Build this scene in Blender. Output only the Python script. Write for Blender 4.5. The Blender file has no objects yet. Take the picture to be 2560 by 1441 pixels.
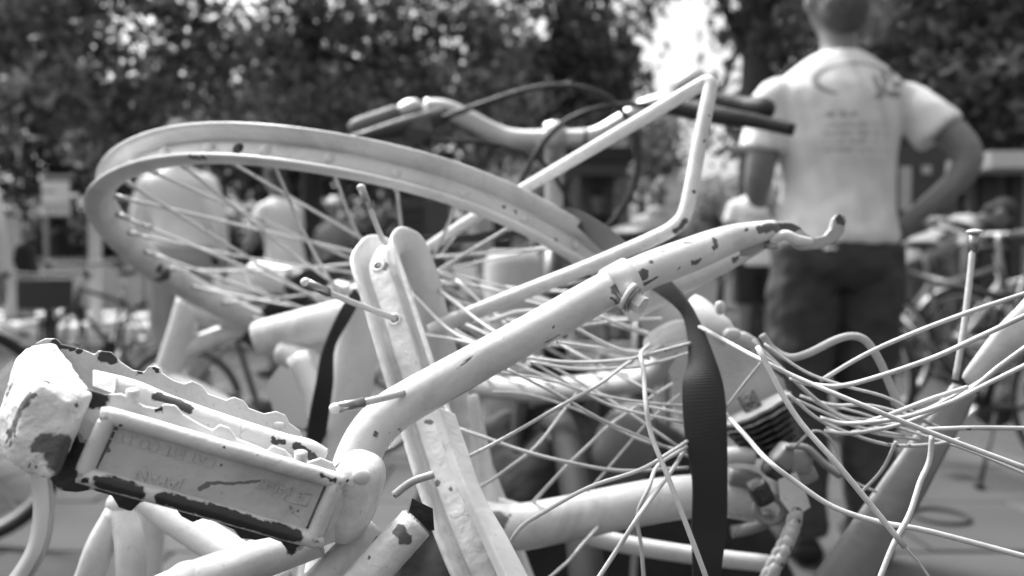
import bpy, bmesh, math, random
import numpy as np
from mathutils import Vector, Matrix

random.seed(7)
rng = np.random.default_rng(7)
scene = bpy.context.scene
COL = scene.collection

# ------------------------------------------------------------------ camera, sky, sun, exposure
F_PX, CX, CY, HORIZON, CAM_Z = 2009.0, 1280.0, 720.5, 660.0, 0.86
PITCH = math.atan((CY - HORIZON) / F_PX)
cam_data = bpy.data.cameras.new('camera')
cam = bpy.data.objects.new('camera', cam_data)
COL.objects.link(cam)
cam.location = (0, 0, CAM_Z)
cam.rotation_euler = (math.pi / 2 - PITCH, 0, 0)
cam_data.sensor_width = 36.0
cam_data.lens = F_PX / 2560 * 36.0
cam_data.clip_start = 0.02
cam_data.clip_end = 2000
cam_data.dof.use_dof = True
cam_data.dof.focus_distance = 0.325
cam_data.dof.aperture_fstop = 7.6
cam_data.dof.aperture_blades = 0
scene.camera = cam

SUN_EL, SUN_AZ = math.radians(58), math.radians(-44)      # azimuth measured from +Y towards +X
world = bpy.data.worlds.new('World')
scene.world = world
world.use_nodes = True
wn = world.node_tree.nodes
wl = world.node_tree.links
wn.clear()
sky = wn.new('ShaderNodeTexSky')
sky.sky_type = 'NISHITA'
sky.sun_disc = False
sky.sun_elevation = SUN_EL
sky.sun_rotation = SUN_AZ
sky.air_density = 1.0
sky.dust_density = 7.0
sky.ozone_density = 1.0
bw = wn.new('ShaderNodeRGBToBW')                           # the photograph is black and white
bg = wn.new('ShaderNodeBackground')
bg.inputs['Strength'].default_value = 0.125
wo = wn.new('ShaderNodeOutputWorld')
wl.new(sky.outputs[0], bw.inputs[0])
wl.new(bw.outputs[0], bg.inputs['Color'])
wl.new(bg.outputs[0], wo.inputs['Surface'])

sun_d = bpy.data.lights.new('sun', 'SUN')
sun_d.energy = 1.5
sun_d.angle = math.radians(16)
sun_o = bpy.data.objects.new('sun', sun_d)
COL.objects.link(sun_o)
sd = Vector((math.sin(SUN_AZ) * math.cos(SUN_EL), math.cos(SUN_AZ) * math.cos(SUN_EL), math.sin(SUN_EL)))
sun_o.rotation_euler = sd.to_track_quat('Z', 'Y').to_euler()
sun_o.location = (0, 0, 30)

scene.view_settings.view_transform = 'Standard'
scene.view_settings.look = 'None'
scene.view_settings.gamma = 1.0
scene.view_settings.exposure = 1.42
scene.cycles.use_denoising = True
scene.cycles.max_bounces = 6
scene.cycles.transparent_max_bounces = 8

# ------------------------------------------------------------------ helpers
_c, _s = math.cos(PITCH), math.sin(PITCH)
def P(x, y, d):
    """the point of the place seen at picture position x, y, d metres in front of the lens"""
    X = (x - CX) / F_PX * d
    Yc = -(y - CY) / F_PX * d
    return Vector((X, d * _c + Yc * _s, CAM_Z - d * _s + Yc * _c))
def PS(pts):
    return [P(*p) for p in pts]
def camdir(v):
    """a direction from camera axes (right, up, forward) to the place's axes"""
    x, y, z = v
    return Vector((x, z * _c + y * _s, -z * _s + y * _c))

OFF = {}
def root_off(o):
    return OFF.get(o.name, Vector((0, 0, 0))) if o is not None else Vector((0, 0, 0))

def thing(name, label, cat, loc=(0, 0, 0), group=None, rotz=0.0):
    o = bpy.data.objects.new(name, None)
    o.empty_display_size = 0.05
    COL.objects.link(o)
    o.location = loc
    o.rotation_euler = (0, 0, rotz)
    o['label'] = label
    o['category'] = cat
    if group: o['group'] = group
    OFF[o.name] = Vector(loc)
    return o

def link_mesh(name, verts, faces, mat, parent=None, smooth=True, local=False):
    """one mesh object; verts are in place coordinates unless local is set"""
    me = bpy.data.meshes.new(name)
    off = Vector((0, 0, 0)) if local else root_off(parent)
    vs = [(v[0] - off[0], v[1] - off[1], v[2] - off[2]) for v in verts]
    me.from_pydata(vs, [], faces)
    me.update()
    bm = bmesh.new(); bm.from_mesh(me)
    bmesh.ops.recalc_face_normals(bm, faces=bm.faces)
    bm.to_mesh(me); bm.free()
    if smooth:
        me.polygons.foreach_set('use_smooth', [True] * len(me.polygons))
    if mat: me.materials.append(mat)
    o = bpy.data.objects.new(name, me)
    COL.objects.link(o)
    if parent is not None:
        o.parent = parent
        OFF[o.name] = Vector(off)
    return o

def single(name, vf, mat, label, cat, group=None, smooth=True):
    """a thing that is one mesh: its origin goes to the middle of its underside"""
    verts, faces = vf
    vv = np.array([tuple(v) for v in verts])
    base = Vector(((vv[:, 0].min() + vv[:, 0].max()) / 2, (vv[:, 1].min() + vv[:, 1].max()) / 2, vv[:, 2].min()))
    o = link_mesh(name, [Vector(v) - base for v in verts], faces, mat, None, smooth)
    o.location = base
    o['label'] = label
    o['category'] = cat
    if group: o['group'] = group
    OFF[o.name] = base
    return o

def structure(name, vf, mat, smooth=False):
    o = link_mesh(name, vf[0], vf[1], mat, None, smooth)
    o['kind'] = 'structure'
    return o

def bevel(o, w, seg=2, ang=40):
    m = o.modifiers.new('bevel', 'BEVEL')
    m.width = w; m.segments = seg; m.limit_method = 'ANGLE'; m.angle_limit = math.radians(ang)
    return o

def join_vf(*vfs):
    V, Fc = [], []
    for v, f in vfs:
        n = len(V)
        V += list(v)
        Fc += [tuple(i + n for i in q) for q in f]
    return V, Fc

def catmull(pts, n=6, closed=False):
    pts = [np.array(p, float) for p in pts]
    if len(pts) < 3 and not closed:
        return pts
    out = []
    N = len(pts)
    rngN = N if closed else N - 1
    for i in range(rngN):
        p1, p2 = pts[i], pts[(i + 1) % N]
        p0 = pts[i - 1] if (closed or i > 0) else 2 * p1 - p2
        p3 = pts[(i + 2) % N] if (closed or i + 2 < N) else 2 * p2 - p1
        for k in range(n):
            t = k / n
            out.append(0.5 * (2 * p1 + (p2 - p0) * t + (2 * p0 - 5 * p1 + 4 * p2 - p3) * t * t + (3 * p1 - p0 - 3 * p2 + p3) * t ** 3))
    if not closed: out.append(pts[-1])
    return out

def tube(path, r, seg=12, n=6, cap=True, flat=1.0, up=None):
    """swept round tube; r a number or one per control point; flat squeezes it along the second axis"""
    path = [np.array(tuple(p), float) for p in path]
    rr = np.full(len(path), r, float) if np.isscalar(r) else np.array(r, float)
    if len(path) > 2 and n > 1:
        q = catmull([np.append(p, a) for p, a in zip(path, rr)], n)
        path = [a[:3] for a in q]; rr = np.array([a[3] for a in q])
    N = len(path)
    T = []
    for i in range(N):
        t = path[min(i + 1, N - 1)] - path[max(i - 1, 0)]
        T.append(t / (np.linalg.norm(t) + 1e-12))
    u = np.array(up if up is not None else ((0, 0, 1) if abs(T[0][2]) < 0.9 else (1, 0, 0)), float)
    V, Fc = [], []
    for i in range(N):
        u = u - T[i] * np.dot(u, T[i]); u /= np.linalg.norm(u) + 1e-12
        w = np.cross(T[i], u)
        for k in range(seg):
            a = 2 * math.pi * k / seg
            V.append(Vector(path[i] + rr[i] * (math.cos(a) * w + flat * math.sin(a) * u)))
    for i in range(N - 1):
        for k in range(seg):
            a, b = i * seg + k, i * seg + (k + 1) % seg
            Fc.append((a, b, b + seg, a + seg))
    if cap:
        Fc.append(tuple(range(seg))[::-1])
        Fc.append(tuple((N - 1) * seg + k for k in range(seg)))
    return V, Fc

def cyl(a, b, r, seg=20, r2=None):
    return tube([a, b], [r, r2 if r2 else r], seg)

def torus(center, axis, R, r, N=48, seg=10, arc=None):
    axis = Vector(axis).normalized()
    e1 = axis.orthogonal().normalized(); e2 = axis.cross(e1)
    c = Vector(center)
    V, Fc = [], []
    for i in range(N):
        a = 2 * math.pi * i / N
        d = e1 * math.cos(a) + e2 * math.sin(a)
        for k in range(seg):
            b = 2 * math.pi * k / seg
            V.append(c + d * (R + r * math.cos(b)) + axis * (r * math.sin(b)))
    for i in range(N):
        for k in range(seg):
            Fc.append((i * seg + k, i * seg + (k + 1) % seg, ((i + 1) % N) * seg + (k + 1) % seg, ((i + 1) % N) * seg + k))
    return V, Fc

def ellipsoid(c, rx, ry, rz, seg=20, rings=12, R=None, p=1.0):
    """p < 1 squares it up"""
    V, Fc = [], []
    c = Vector(c)
    def sg(x): return math.copysign(abs(x) ** p, x)
    for i in range(rings + 1):
        t = math.pi * i / rings
        for k in range(seg):
            a = 2 * math.pi * k / seg
            v = Vector((rx * sg(math.sin(t)) * sg(math.cos(a)), ry * sg(math.sin(t)) * sg(math.sin(a)), rz * sg(math.cos(t))))
            if R is not None: v = R @ v
            V.append(c + v)
    for i in range(rings):
        for k in range(seg):
            Fc.append((i * seg + k, i * seg + (k + 1) % seg, (i + 1) * seg + (k + 1) % seg, (i + 1) * seg + k))
    return V, Fc

def box(x0, x1, y0, y1, z0, z1):
    V = [Vector((x, y, z)) for z in (z0, z1) for y in (y0, y1) for x in (x0, x1)]
    return V, [(0, 2, 3, 1), (4, 5, 7, 6), (0, 1, 5, 4), (2, 6, 7, 3), (0, 4, 6, 2), (1, 3, 7, 5)]

def px_plane(a, b, c):
    A, B, C = P(*a), P(*b), P(*c)
    n = (B - A).cross(C - A).normalized()
    eye = Vector((0, 0, CAM_Z))
    if n.dot(A - eye) < 0: n = -n                    # n points away from the eye
    def at(x, y, back=0.0):
        d = P(x, y, 1.0) - eye
        t = (A + n * back - eye).dot(n) / d.dot(n)
        return eye + d * t
    return at, n

def plate(outline, at, n, thick, back=0.0):
    fr = [at(x, y, back) for x, y in outline]
    bk = [v + n * thick for v in fr]
    N = len(fr)
    Fc = [tuple(range(N)), tuple(range(2 * N - 1, N - 1, -1))]
    Fc += [(i, (i + 1) % N, N + (i + 1) % N, N + i) for i in range(N)]
    return fr + bk, Fc

def ribbon(L, R, thick, n=6):
    L = catmull([tuple(p) for p in L], n); R = catmull([tuple(p) for p in R], n)
    N = len(L); V, Fc = [], []
    for i in range(N):
        t = L[min(i + 1, N - 1)] - L[max(i - 1, 0)] + R[min(i + 1, N - 1)] - R[max(i - 1, 0)]
        w = R[i] - L[i]
        nn = np.cross(t, w); nn /= np.linalg.norm(nn) + 1e-12
        for p in (L[i], R[i]):
            V.append(Vector(p + nn * thick / 2)); V.append(Vector(p - nn * thick / 2))
    for i in range(N - 1):
        a, b = 4 * i, 4 * i + 4
        Fc += [(a, a + 2, b + 2, b), (a + 1, b + 1, b + 3, a + 3), (a, b, b + 1, a + 1), (a + 2, a + 3, b + 3, b + 2)]
    Fc += [(0, 1, 3, 2), (4 * N - 4, 4 * N - 2, 4 * N - 1, 4 * N - 3)]
    return V, Fc

_half = [(-9.5, 5), (-6.5, 10.5), (-2, 13), (4, 13.4), (7.6, 13.8), (8.8, 13.0), (8.8, 11.6), (7.4, 10.4), (3.0, 9.4), (-2.0, 8.6), (-6.4, 7.9), (-6.8, 6.9), (-4.4, 6.0), (-2.8, 5.2), (-2.5, 2)]
RIM_PROFILE = [(-9.5, -5)] + _half + [(r_, -a_) for r_, a_ in _half[:0:-1]]
def rim_sweep(path, radial, axial, k=0.001, closed=False, prof=RIM_PROFILE):
    V, Fc = [], []
    M, N = len(prof), len(path)
    kk = [k] * N if np.isscalar(k) else k
    for p, r, a, k in zip(path, radial, axial, kk):
        for (pr, pa) in prof:
            V.append(Vector(p) + Vector(r) * (pr * k) + Vector(a) * (pa * k))
    for i in range(N if closed else N - 1):
        j = (i + 1) % N
        for m in range(M):
            Fc.append((i * M + m, i * M + (m + 1) % M, j * M + (m + 1) % M, j * M + m))
    if not closed:
        Fc.append(tuple(range(M))); Fc.append(tuple((N - 1) * M + m for m in range(M))[::-1])
    return V, Fc

def hull(pts):
    bm = bmesh.new()
    for p in pts: bm.verts.new(p)
    bmesh.ops.convex_hull(bm, input=bm.verts)
    for v in [v for v in bm.verts if not v.link_faces]: bm.verts.remove(v)
    bm.verts.index_update()
    V = [v.co.copy() for v in bm.verts]
    Fc = [tuple(v.index for v in f.verts) for f in bm.faces]
    bm.free()
    return V, Fc

# ------------------------------------------------------------------ materials (greys: the picture is black and white)
def g(v): return (v, v, v, 1)
def new_mat(name):
    m = bpy.data.materials.new(name); m.use_nodes = True
    nt = m.node_tree
    b = nt.nodes['Principled BSDF']
    return m, nt, b

def mat(name, v, rough=0.6, metal=0.0, var=0.25, scale=30.0, bump=0.0, bscale=None, spec=0.5):
    m, nt, b = new_mat(name)
    b.inputs['Roughness'].default_value = rough
    b.inputs['Metallic'].default_value = metal
    b.inputs['Specular IOR Level'].default_value = spec
    tc = nt.nodes.new('ShaderNodeTexCoord')
    nz = nt.nodes.new('ShaderNodeTexNoise'); nz.inputs['Scale'].default_value = scale; nz.inputs['Detail'].default_value = 6
    nt.links.new(tc.outputs['Object'], nz.inputs['Vector'])
    mr = nt.nodes.new('ShaderNodeMapRange')
    mr.inputs['From Min'].default_value = 0.25; mr.inputs['From Max'].default_value = 0.75
    mr.inputs['To Min'].default_value = v * (1 - var); mr.inputs['To Max'].default_value = v * (1 + var)
    nt.links.new(nz.outputs['Fac'], mr.inputs['Value'])
    nt.links.new(mr.outputs[0], b.inputs['Base Color'])
    if bump:
        bp = nt.nodes.new('ShaderNodeBump'); bp.inputs['Strength'].default_value = bump; bp.inputs['Distance'].default_value = 0.01
        n2 = nt.nodes.new('ShaderNodeTexNoise'); n2.inputs['Scale'].default_value = bscale or scale * 3; n2.inputs['Detail'].default_value = 4
        nt.links.new(tc.outputs['Object'], n2.inputs['Vector'])
        nt.links.new(n2.outputs['Fac'], bp.inputs['Height'])
        nt.links.new(bp.outputs[0], b.inputs['Normal'])
    return m

def paint(name, v=0.8, chips=(), amount=0.0, cscale=90.0, under=0.035, rough=0.32, jag=0.010, jscale=120.0, lump=0.25, scratches=0.0, sdir=None):
    """white brushed-on paint with flakes broken off down to dark plastic or steel"""
    m, nt, b = new_mat(name)
    N, Lk = nt.nodes.new, nt.links.new
    geo = N('ShaderNodeNewGeometry')
    b.inputs['Roughness'].default_value = rough
    nz = N('ShaderNodeTexNoise'); nz.inputs['Scale'].default_value = 28; nz.inputs['Detail'].default_value = 8; nz.inputs['Roughness'].default_value = .6
    Lk(geo.outputs['Position'], nz.inputs['Vector'])
    mr = N('ShaderNodeMapRange'); mr.inputs['From Min'].default_value = 0.3; mr.inputs['From Max'].default_value = 0.7
    mr.inputs['To Min'].default_value = v * 0.80; mr.inputs['To Max'].default_value = min(v * 1.03, 0.80)
    Lk(nz.outputs['Fac'], mr.inputs['Value'])
    # fine dirt specks and rub marks
    nd = N('ShaderNodeTexNoise'); nd.inputs['Scale'].default_value = 420; nd.inputs['Detail'].default_value = 3
    Lk(geo.outputs['Position'], nd.inputs['Vector'])
    dm = N('ShaderNodeMapRange'); dm.inputs['From Min'].default_value = 0.68; dm.inputs['From Max'].default_value = 0.74
    dm.inputs['To Min'].default_value = 1.0; dm.inputs['To Max'].default_value = 0.72
    Lk(nd.outputs['Fac'], dm.inputs['Value'])
    mu = N('ShaderNodeMath'); mu.operation = 'MULTIPLY'
    Lk(mr.outputs[0], mu.inputs[0]); Lk(dm.outputs[0], mu.inputs[1])
    # grime smeared over the film, and hairline cracks where it has dried out
    ng = N('ShaderNodeTexNoise'); ng.inputs['Scale'].default_value = 11; ng.inputs['Detail'].default_value = 10; ng.inputs['Roughness'].default_value = .7; ng.inputs['Distortion'].default_value = .8
    Lk(geo.outputs['Position'], ng.inputs['Vector'])
    gm = N('ShaderNodeMapRange'); gm.inputs['From Min'].default_value = .50; gm.inputs['From Max'].default_value = .72
    gm.inputs['To Min'].default_value = 1.0; gm.inputs['To Max'].default_value = .62
    Lk(ng.outputs['Fac'], gm.inputs['Value'])
    mg = N('ShaderNodeMath'); mg.operation = 'MULTIPLY'; Lk(mu.outputs[0], mg.inputs[0]); Lk(gm.outputs[0], mg.inputs[1])
    wp = N('ShaderNodeVectorMath'); wp.operation = 'MULTIPLY_ADD'; wp.inputs[1].default_value = (.012, .012, .012)
    Lk(nz.outputs['Color'], wp.inputs[0]); Lk(geo.outputs['Position'], wp.inputs[2])
    vo = N('ShaderNodeTexVoronoi'); vo.feature = 'DISTANCE_TO_EDGE'; vo.inputs['Scale'].default_value = 75
    Lk(wp.outputs[0], vo.inputs['Vector'])
    ck = N('ShaderNodeMath'); ck.operation = 'LESS_THAN'; ck.inputs[1].default_value = .011; Lk(vo.outputs['Distance'], ck.inputs[0])
    gk = N('ShaderNodeMath'); gk.operation = 'GREATER_THAN'; gk.inputs[1].default_value = .61; Lk(nz.outputs['Fac'], gk.inputs[0])
    cg = N('ShaderNodeMath'); cg.operation = 'MULTIPLY'; Lk(ck.outputs[0], cg.inputs[0]); Lk(gk.outputs[0], cg.inputs[1])
    cm = N('ShaderNodeMath'); cm.operation = 'MULTIPLY_ADD'; cm.inputs[1].default_value = -.32; cm.inputs[2].default_value = 1.0; Lk(cg.outputs[0], cm.inputs[0])
    mu = N('ShaderNodeMath'); mu.operation = 'MULTIPLY'; Lk(mg.outputs[0], mu.inputs[0]); Lk(cm.outputs[0], mu.inputs[1])
    mask = None; ring = None
    def mx(a, bb):
        if a is None: return bb
        q = N('ShaderNodeMath'); q.operation = 'MAXIMUM'; Lk(a, q.inputs[0]); Lk(bb, q.inputs[1]); return q.outputs[0]
    if amount > 0:
        nc = N('ShaderNodeTexNoise'); nc.inputs['Scale'].default_value = cscale; nc.inputs['Detail'].default_value = 9; nc.inputs['Roughness'].default_value = 0.68
        Lk(geo.outputs['Position'], nc.inputs['Vector'])
        gt = N('ShaderNodeMath'); gt.operation = 'GREATER_THAN'; gt.inputs[1].default_value = 0.74 - amount
        Lk(nc.outputs['Fac'], gt.inputs[0]); mask = mx(mask, gt.outputs[0])
    if scratches > 0:
        mp = N('ShaderNodeMapping'); mp.vector_type = 'TEXTURE'
        Lk(geo.outputs['Position'], mp.inputs['Vector'])
        d = Vector(sdir).normalized()
        mp.inputs['Rotation'].default_value = Vector((1, 0, 0)).rotation_difference(d).to_euler()
        mp.inputs['Scale'].default_value = (9, 1, 1)
        ns = N('ShaderNodeTexNoise'); ns.inputs['Scale'].default_value = 260; ns.inputs['Detail'].default_value = 4
        Lk(mp.outputs[0], ns.inputs['Vector'])
        gt = N('ShaderNodeMath'); gt.operation = 'GREATER_THAN'; gt.inputs[1].default_value = 0.72 - scratches
        Lk(ns.outputs['Fac'], gt.inputs[0]); mask = mx(mask, gt.outputs[0])
    if chips:
        nj = N('ShaderNodeTexNoise'); nj.inputs['Scale'].default_value = jscale; nj.inputs['Detail'].default_value = 9; nj.inputs['Roughness'].default_value = 0.62
        Lk(geo.outputs['Position'], nj.inputs['Vector'])
        sb = N('ShaderNodeVectorMath'); sb.operation = 'SUBTRACT'; sb.inputs[1].default_value = (.5, .5, .5)
        Lk(nj.outputs['Color'], sb.inputs[0])
        sc = N('ShaderNodeVectorMath'); sc.operation = 'SCALE'; sc.inputs['Scale'].default_value = jag
        Lk(sb.outputs[0], sc.inputs[0])
        ad = N('ShaderNodeVectorMath'); ad.operation = 'ADD'
        Lk(geo.outputs['Position'], ad.inputs[0]); Lk(sc.outputs[0], ad.inputs[1])
        cur = None
        for (p, r) in chips:
            ds = N('ShaderNodeVectorMath'); ds.operation = 'DISTANCE'; ds.inputs[1].default_value = tuple(p)
            Lk(ad.outputs[0], ds.inputs[0])
            dv = N('ShaderNodeMath'); dv.operation = 'DIVIDE'; dv.inputs[1].default_value = r
            Lk(ds.outputs['Value'], dv.inputs[0])
            if cur is None: cur = dv.outputs[0]
            else:
                mi = N('ShaderNodeMath'); mi.operation = 'MINIMUM'; Lk(cur, mi.inputs[0]); Lk(dv.outputs[0], mi.inputs[1]); cur = mi.outputs[0]
        lt = N('ShaderNodeMath'); lt.operation = 'LESS_THAN'; lt.inputs[1].default_value = 1.0
        Lk(cur, lt.inputs[0]); mask = mx(mask, lt.outputs[0])
        l2 = N('ShaderNodeMath'); l2.operation = 'LESS_THAN'; l2.inputs[1].default_value = 1.16
        Lk(cur, l2.inputs[0]); ring = l2.outputs[0]
    bp = N('ShaderNodeBump'); bp.inputs['Strength'].default_value = lump; bp.inputs['Distance'].default_value = 0.002
    n2 = N('ShaderNodeTexNoise'); n2.inputs['Scale'].default_value = 130; n2.inputs['Detail'].default_value = 3
    Lk(geo.outputs['Position'], n2.inputs['Vector'])
    Lk(bp.outputs[0], b.inputs['Normal'])
    if mask is not None:
        mixc = N('ShaderNodeMix'); mixc.data_type = 'FLOAT'
        src = mu.outputs[0]
        if ring is not None:                          # older coat showing round the bare patch
            mr2 = N('ShaderNodeMix'); mr2.data_type = 'FLOAT'; mr2.inputs[3].default_value = .40
            Lk(ring, mr2.inputs[0]); Lk(src, mr2.inputs[2]); src = mr2.outputs[0]
        Lk(mask, mixc.inputs[0]); Lk(src, mixc.inputs[2]); mixc.inputs[3].default_value = under
        Lk(mixc.outputs[0], b.inputs['Base Color'])
        # the paint film stands proud of the bare patch
        ml = N('ShaderNodeMath'); ml.operation = 'MULTIPLY_ADD'; ml.inputs[1].default_value = -0.6
        Lk(mask, ml.inputs[0]); Lk(n2.outputs['Fac'], ml.inputs[2])
        Lk(ml.outputs[0], bp.inputs['Height'])
    else:
        Lk(mu.outputs[0], b.inputs['Base Color'])
        Lk(n2.outputs['Fac'], bp.inputs['Height'])
    return m

M_WHITE = paint('white paint', 0.8, amount=0.02, cscale=60)
M_WHITE_WORN = paint('white paint flaking', 0.78, amount=0.09, cscale=70)
M_WHITE_CLEAN = paint('white paint even', 0.8)
M_SPOKE = paint('white painted wire', 0.66, amount=0.085, cscale=55)
M_BARE = mat('bare spoke steel', 0.32, 0.35, 0.9, 0.2, 300)
M_BLACK = mat('black plastic', 0.02, 0.45, 0, 0.3, 60, 0.2)
M_RUBBER = mat('black rubber', 0.018, 0.75, 0, 0.3, 40)
M_SILVER = mat('brushed silver', 0.62, 0.42, 0.75, 0.08, 40)
M_DARKSTEEL = mat('dark oily steel', 0.07, 0.4, 0.6, 0.6, 140, 0.4)
M_GREYMETAL = mat('grey painted sheet', 0.30, 0.4, 0.2, 0.25, 25, 0.1)
M_SKIN = mat('skin', 0.20, 0.55, 0, 0.12, 20)
M_SKIN_PALE = mat('pale skin', 0.30, 0.55, 0, 0.12, 20)
M_HAIR = mat('dark hair', 0.035, 0.6, 0, 0.4, 120, 0.5)
M_HAIR_GREY = mat('short grey hair', 0.09, 0.7, 0, 0.35, 160, 0.5)
M_SHIRT = mat('white cotton', 0.80, 0.85, 0, 0.06, 12, 0.15, 25)
M_TROUSER = mat('dark cotton trousers', 0.05, 0.9, 0, 0.2, 12, 0.3, 22)
M_KHAKI = mat('light khaki cotton', 0.34, 0.9, 0, 0.12, 10, 0.2, 25)
M_DARKCLOTH = mat('black cloth', 0.02, 0.9, 0, 0.2, 15, 0.2, 25)
M_GREYCLOTH = mat('mid grey cloth', 0.2, 0.9, 0, 0.15, 15, 0.2, 25)
M_PALECLOTH = mat('pale grey cloth', 0.45, 0.9, 0, 0.1, 15, 0.2, 25)
M_BARK = mat('bark', 0.045, 0.9, 0, 0.4, 14, 0.8, 30)

# ================================================================== THE SETTING
M_ASPHALT = mat('asphalt', 0.055, 0.9, 0, 0.25, 3, 0.3, 60)
M_SLAB = mat('concrete paving', 0.055, 0.88, 0, 0.22, 2.2, 0.3, 90)
M_SLAB2 = mat('concrete paving paler', 0.07, 0.88, 0, 0.2, 3.1, 0.3, 90)
M_JOINT = mat('sandy joint', 0.02, 0.95, 0, 0.3, 20)
M_ROADPAINT = mat('worn road paint', 0.5, 0.8, 0, 0.25, 6)
M_KERB = mat('kerb stone', 0.25, 0.85, 0, 0.2, 5)

def sheet(x0, x1, y0, y1, z):
    return [Vector((x0, y0, z)), Vector((x1, y0, z)), Vector((x1, y1, z)), Vector((x0, y1, z))], [(0, 1, 2, 3)]

structure('ground', sheet(-600, 600, -300, 900, -0.03), M_ASPHALT)
pave = structure('pavement', box(-8, 14, -3, 8.2, -0.028, 0.0), M_JOINT)
road = structure('road', sheet(-60, 60, 8.6, 30, -0.024), M_ASPHALT)
kerb = structure('kerb', box(-60, 60, 8.22, 8.5, -0.028, 0.03), M_KERB)
for k in range(9):
    structure('road_marking', sheet(-9.6 + k * 1.0, -9.1 + k * 1.0, 11.2, 15.2, -0.020), M_ROADPAINT)

slab_me = []
for mm in (M_SLAB, M_SLAB2):
    b0 = link_mesh('paving_slab', *box(-0.246, 0.246, -0.246, 0.246, 0.0, 0.012), mm, pave, smooth=False)
    bm = bmesh.new(); bm.from_mesh(b0.data)
    bmesh.ops.bevel(bm, geom=[e for e in bm.edges], offset=0.004, segments=1, affect='EDGES')
    bm.to_mesh(b0.data); bm.free()
    slab_me.append(b0.data)
    bpy.data.objects.remove(b0)
for iy in range(12):
    for ix in range(18):
        o = bpy.data.objects.new('paving_slab', slab_me[(ix * 7 + iy * 5 + (ix * iy) % 3) % 2])
        COL.objects.link(o)
        o.parent = pave
        o.location = (-4.25 + ix * 0.5 + (0.25 if iy % 2 else 0), 2.1 + iy * 0.5, random.uniform(-0.0035, 0.0005))
        o.rotation_euler = (random.uniform(-.004, .004), random.uniform(-.004, .004), 0)
GZ = 0.012

# ------------------------------------------------------------------ trees
def leaf_mat(name, lo, hi):
    m, nt, b = new_mat(name)
    N, Lk = nt.nodes.new, nt.links.new
    geo = N('ShaderNodeNewGeometry')
    mr = N('ShaderNodeMapRange'); mr.inputs['To Min'].default_value = lo; mr.inputs['To Max'].default_value = hi
    Lk(geo.outputs['Random Per Island'], mr.inputs['Value'])
    Lk(mr.outputs[0], b.inputs['Base Color'])
    b.inputs['Roughness'].default_value = 0.45
    tr = N('ShaderNodeBsdfTranslucent'); Lk(mr.outputs[0], tr.inputs['Color'])
    mixs = N('ShaderNodeMixShader'); mixs.inputs[0].default_value = 0.5
    out = nt.nodes['Material Output']
    Lk(b.outputs[0], mixs.inputs[1]); Lk(tr.outputs[0], mixs.inputs[2]); Lk(mixs.outputs[0], out.inputs['Surface'])
    return m
M_LEAF = leaf_mat('leaf', 0.045, 0.25)
M_LEAF_DARK = leaf_mat('dark leaf', 0.03, 0.19)
M_LEAF_PALE = leaf_mat('pale leaf', 0.10, 0.35)

def leaves(clumps, n, size, seed, tight=0.25):
    r = np.random.default_rng(seed)
    vol = np.array([c[3] * c[4] * c[5] for c in clumps]) ** 0.8
    cnt = (n * vol / vol.sum()).astype(int)
    pts = []
    for c, k in zip(clumps, cnt):
        K = max(3, k // 42)
        d = r.normal(size=(K, 3)); d /= np.linalg.norm(d, axis=1)[:, None]
        cc = d * (r.random(K) ** 0.45)[:, None]
        idx = r.integers(0, K, k)
        p = cc[idx] * np.array(c[3:6]) + r.normal(size=(k, 3)) * tight * np.array([1, 1, 0.7])
        pts.append(p + np.array(c[:3]))
    pts = np.concatenate(pts)
    n = len(pts)
    a = r.normal(size=(n, 3)); a /= np.linalg.norm(a, axis=1)[:, None]
    b = np.cross(a, r.normal(size=(n, 3))); b /= np.linalg.norm(b, axis=1)[:, None]
    s = size * (0.6 + 0.8 * r.random(n))[:, None]
    cr = np.cross(a, b)
    V = np.stack([pts - a * s, pts + b * s * 0.45 + cr * s * 0.12, pts + a * s, pts - b * s * 0.45 + cr * s * 0.12], 1).reshape(-1, 3)
    return V

def leaf_object(name, V, m, parent):
    off = np.array(root_off(parent))
    me = bpy.data.meshes.new(name)
    n = len(V) // 4
    me.vertices.add(len(V)); me.vertices.foreach_set('co', (V - off).astype(np.float32).ravel())
    me.loops.add(len(V)); me.loops.foreach_set('vertex_index', np.arange(len(V), dtype=np.int32))
    me.polygons.add(n); me.polygons.foreach_set('loop_start', np.arange(0, 4 * n, 4, dtype=np.int32))
    me.update(calc_edges=True)
    me.materials.append(m)
    o = bpy.data.objects.new(name, me); COL.objects.link(o); o.parent = parent
    o['kind'] = 'stuff'
    return o

def tree(label, x, y, r, h, clumps, n, size=0.10, m=None, seed=1, lean=(0, 0), tight=0.25, group='trees beyond the square'):
    t = thing('tree', label, 'tree', (x, y, 0), group)
    top = Vector((x + lean[0], y + lean[1], h))
    pts = [Vector((x, y, -0.02)), Vector((x, y, 0.25)), Vector((x, y, 0)).lerp(top, 0.5) + Vector((random.uniform(-.1, .1), 0, 0)), top]
    link_mesh('trunk', *tube(pts, [r * 1.5, r * 1.05, r * 0.85, r * 0.55], 14, 6), M_BARK, t)
    rr = random.Random(seed)
    for c in clumps:
        if len(c) > 6: continue                       # a bough that hangs in from beyond
        a = Vector((x, y, 0)).lerp(top, rr.uniform(0.55, 0.98))
        b = Vector(c[:3])
        midp = a.lerp(b, 0.5) + Vector((rr.uniform(-.2, .2), rr.uniform(-.2, .2), rr.uniform(0.1, .45)))
        q = b + Vector((rr.uniform(-1, 1) * c[3] * .7, rr.uniform(-1, 1) * c[4] * .7, rr.uniform(-.3, .6) * c[5]))
        link_mesh('limb', *tube([a, midp, b, q], [r * 0.42, r * 0.28, r * 0.15, r * 0.05], 8, 5), M_BARK, t)
    leaf_object('crown', leaves(clumps, n, size, seed, tight), m or M_LEAF, t)
    return t

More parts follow.
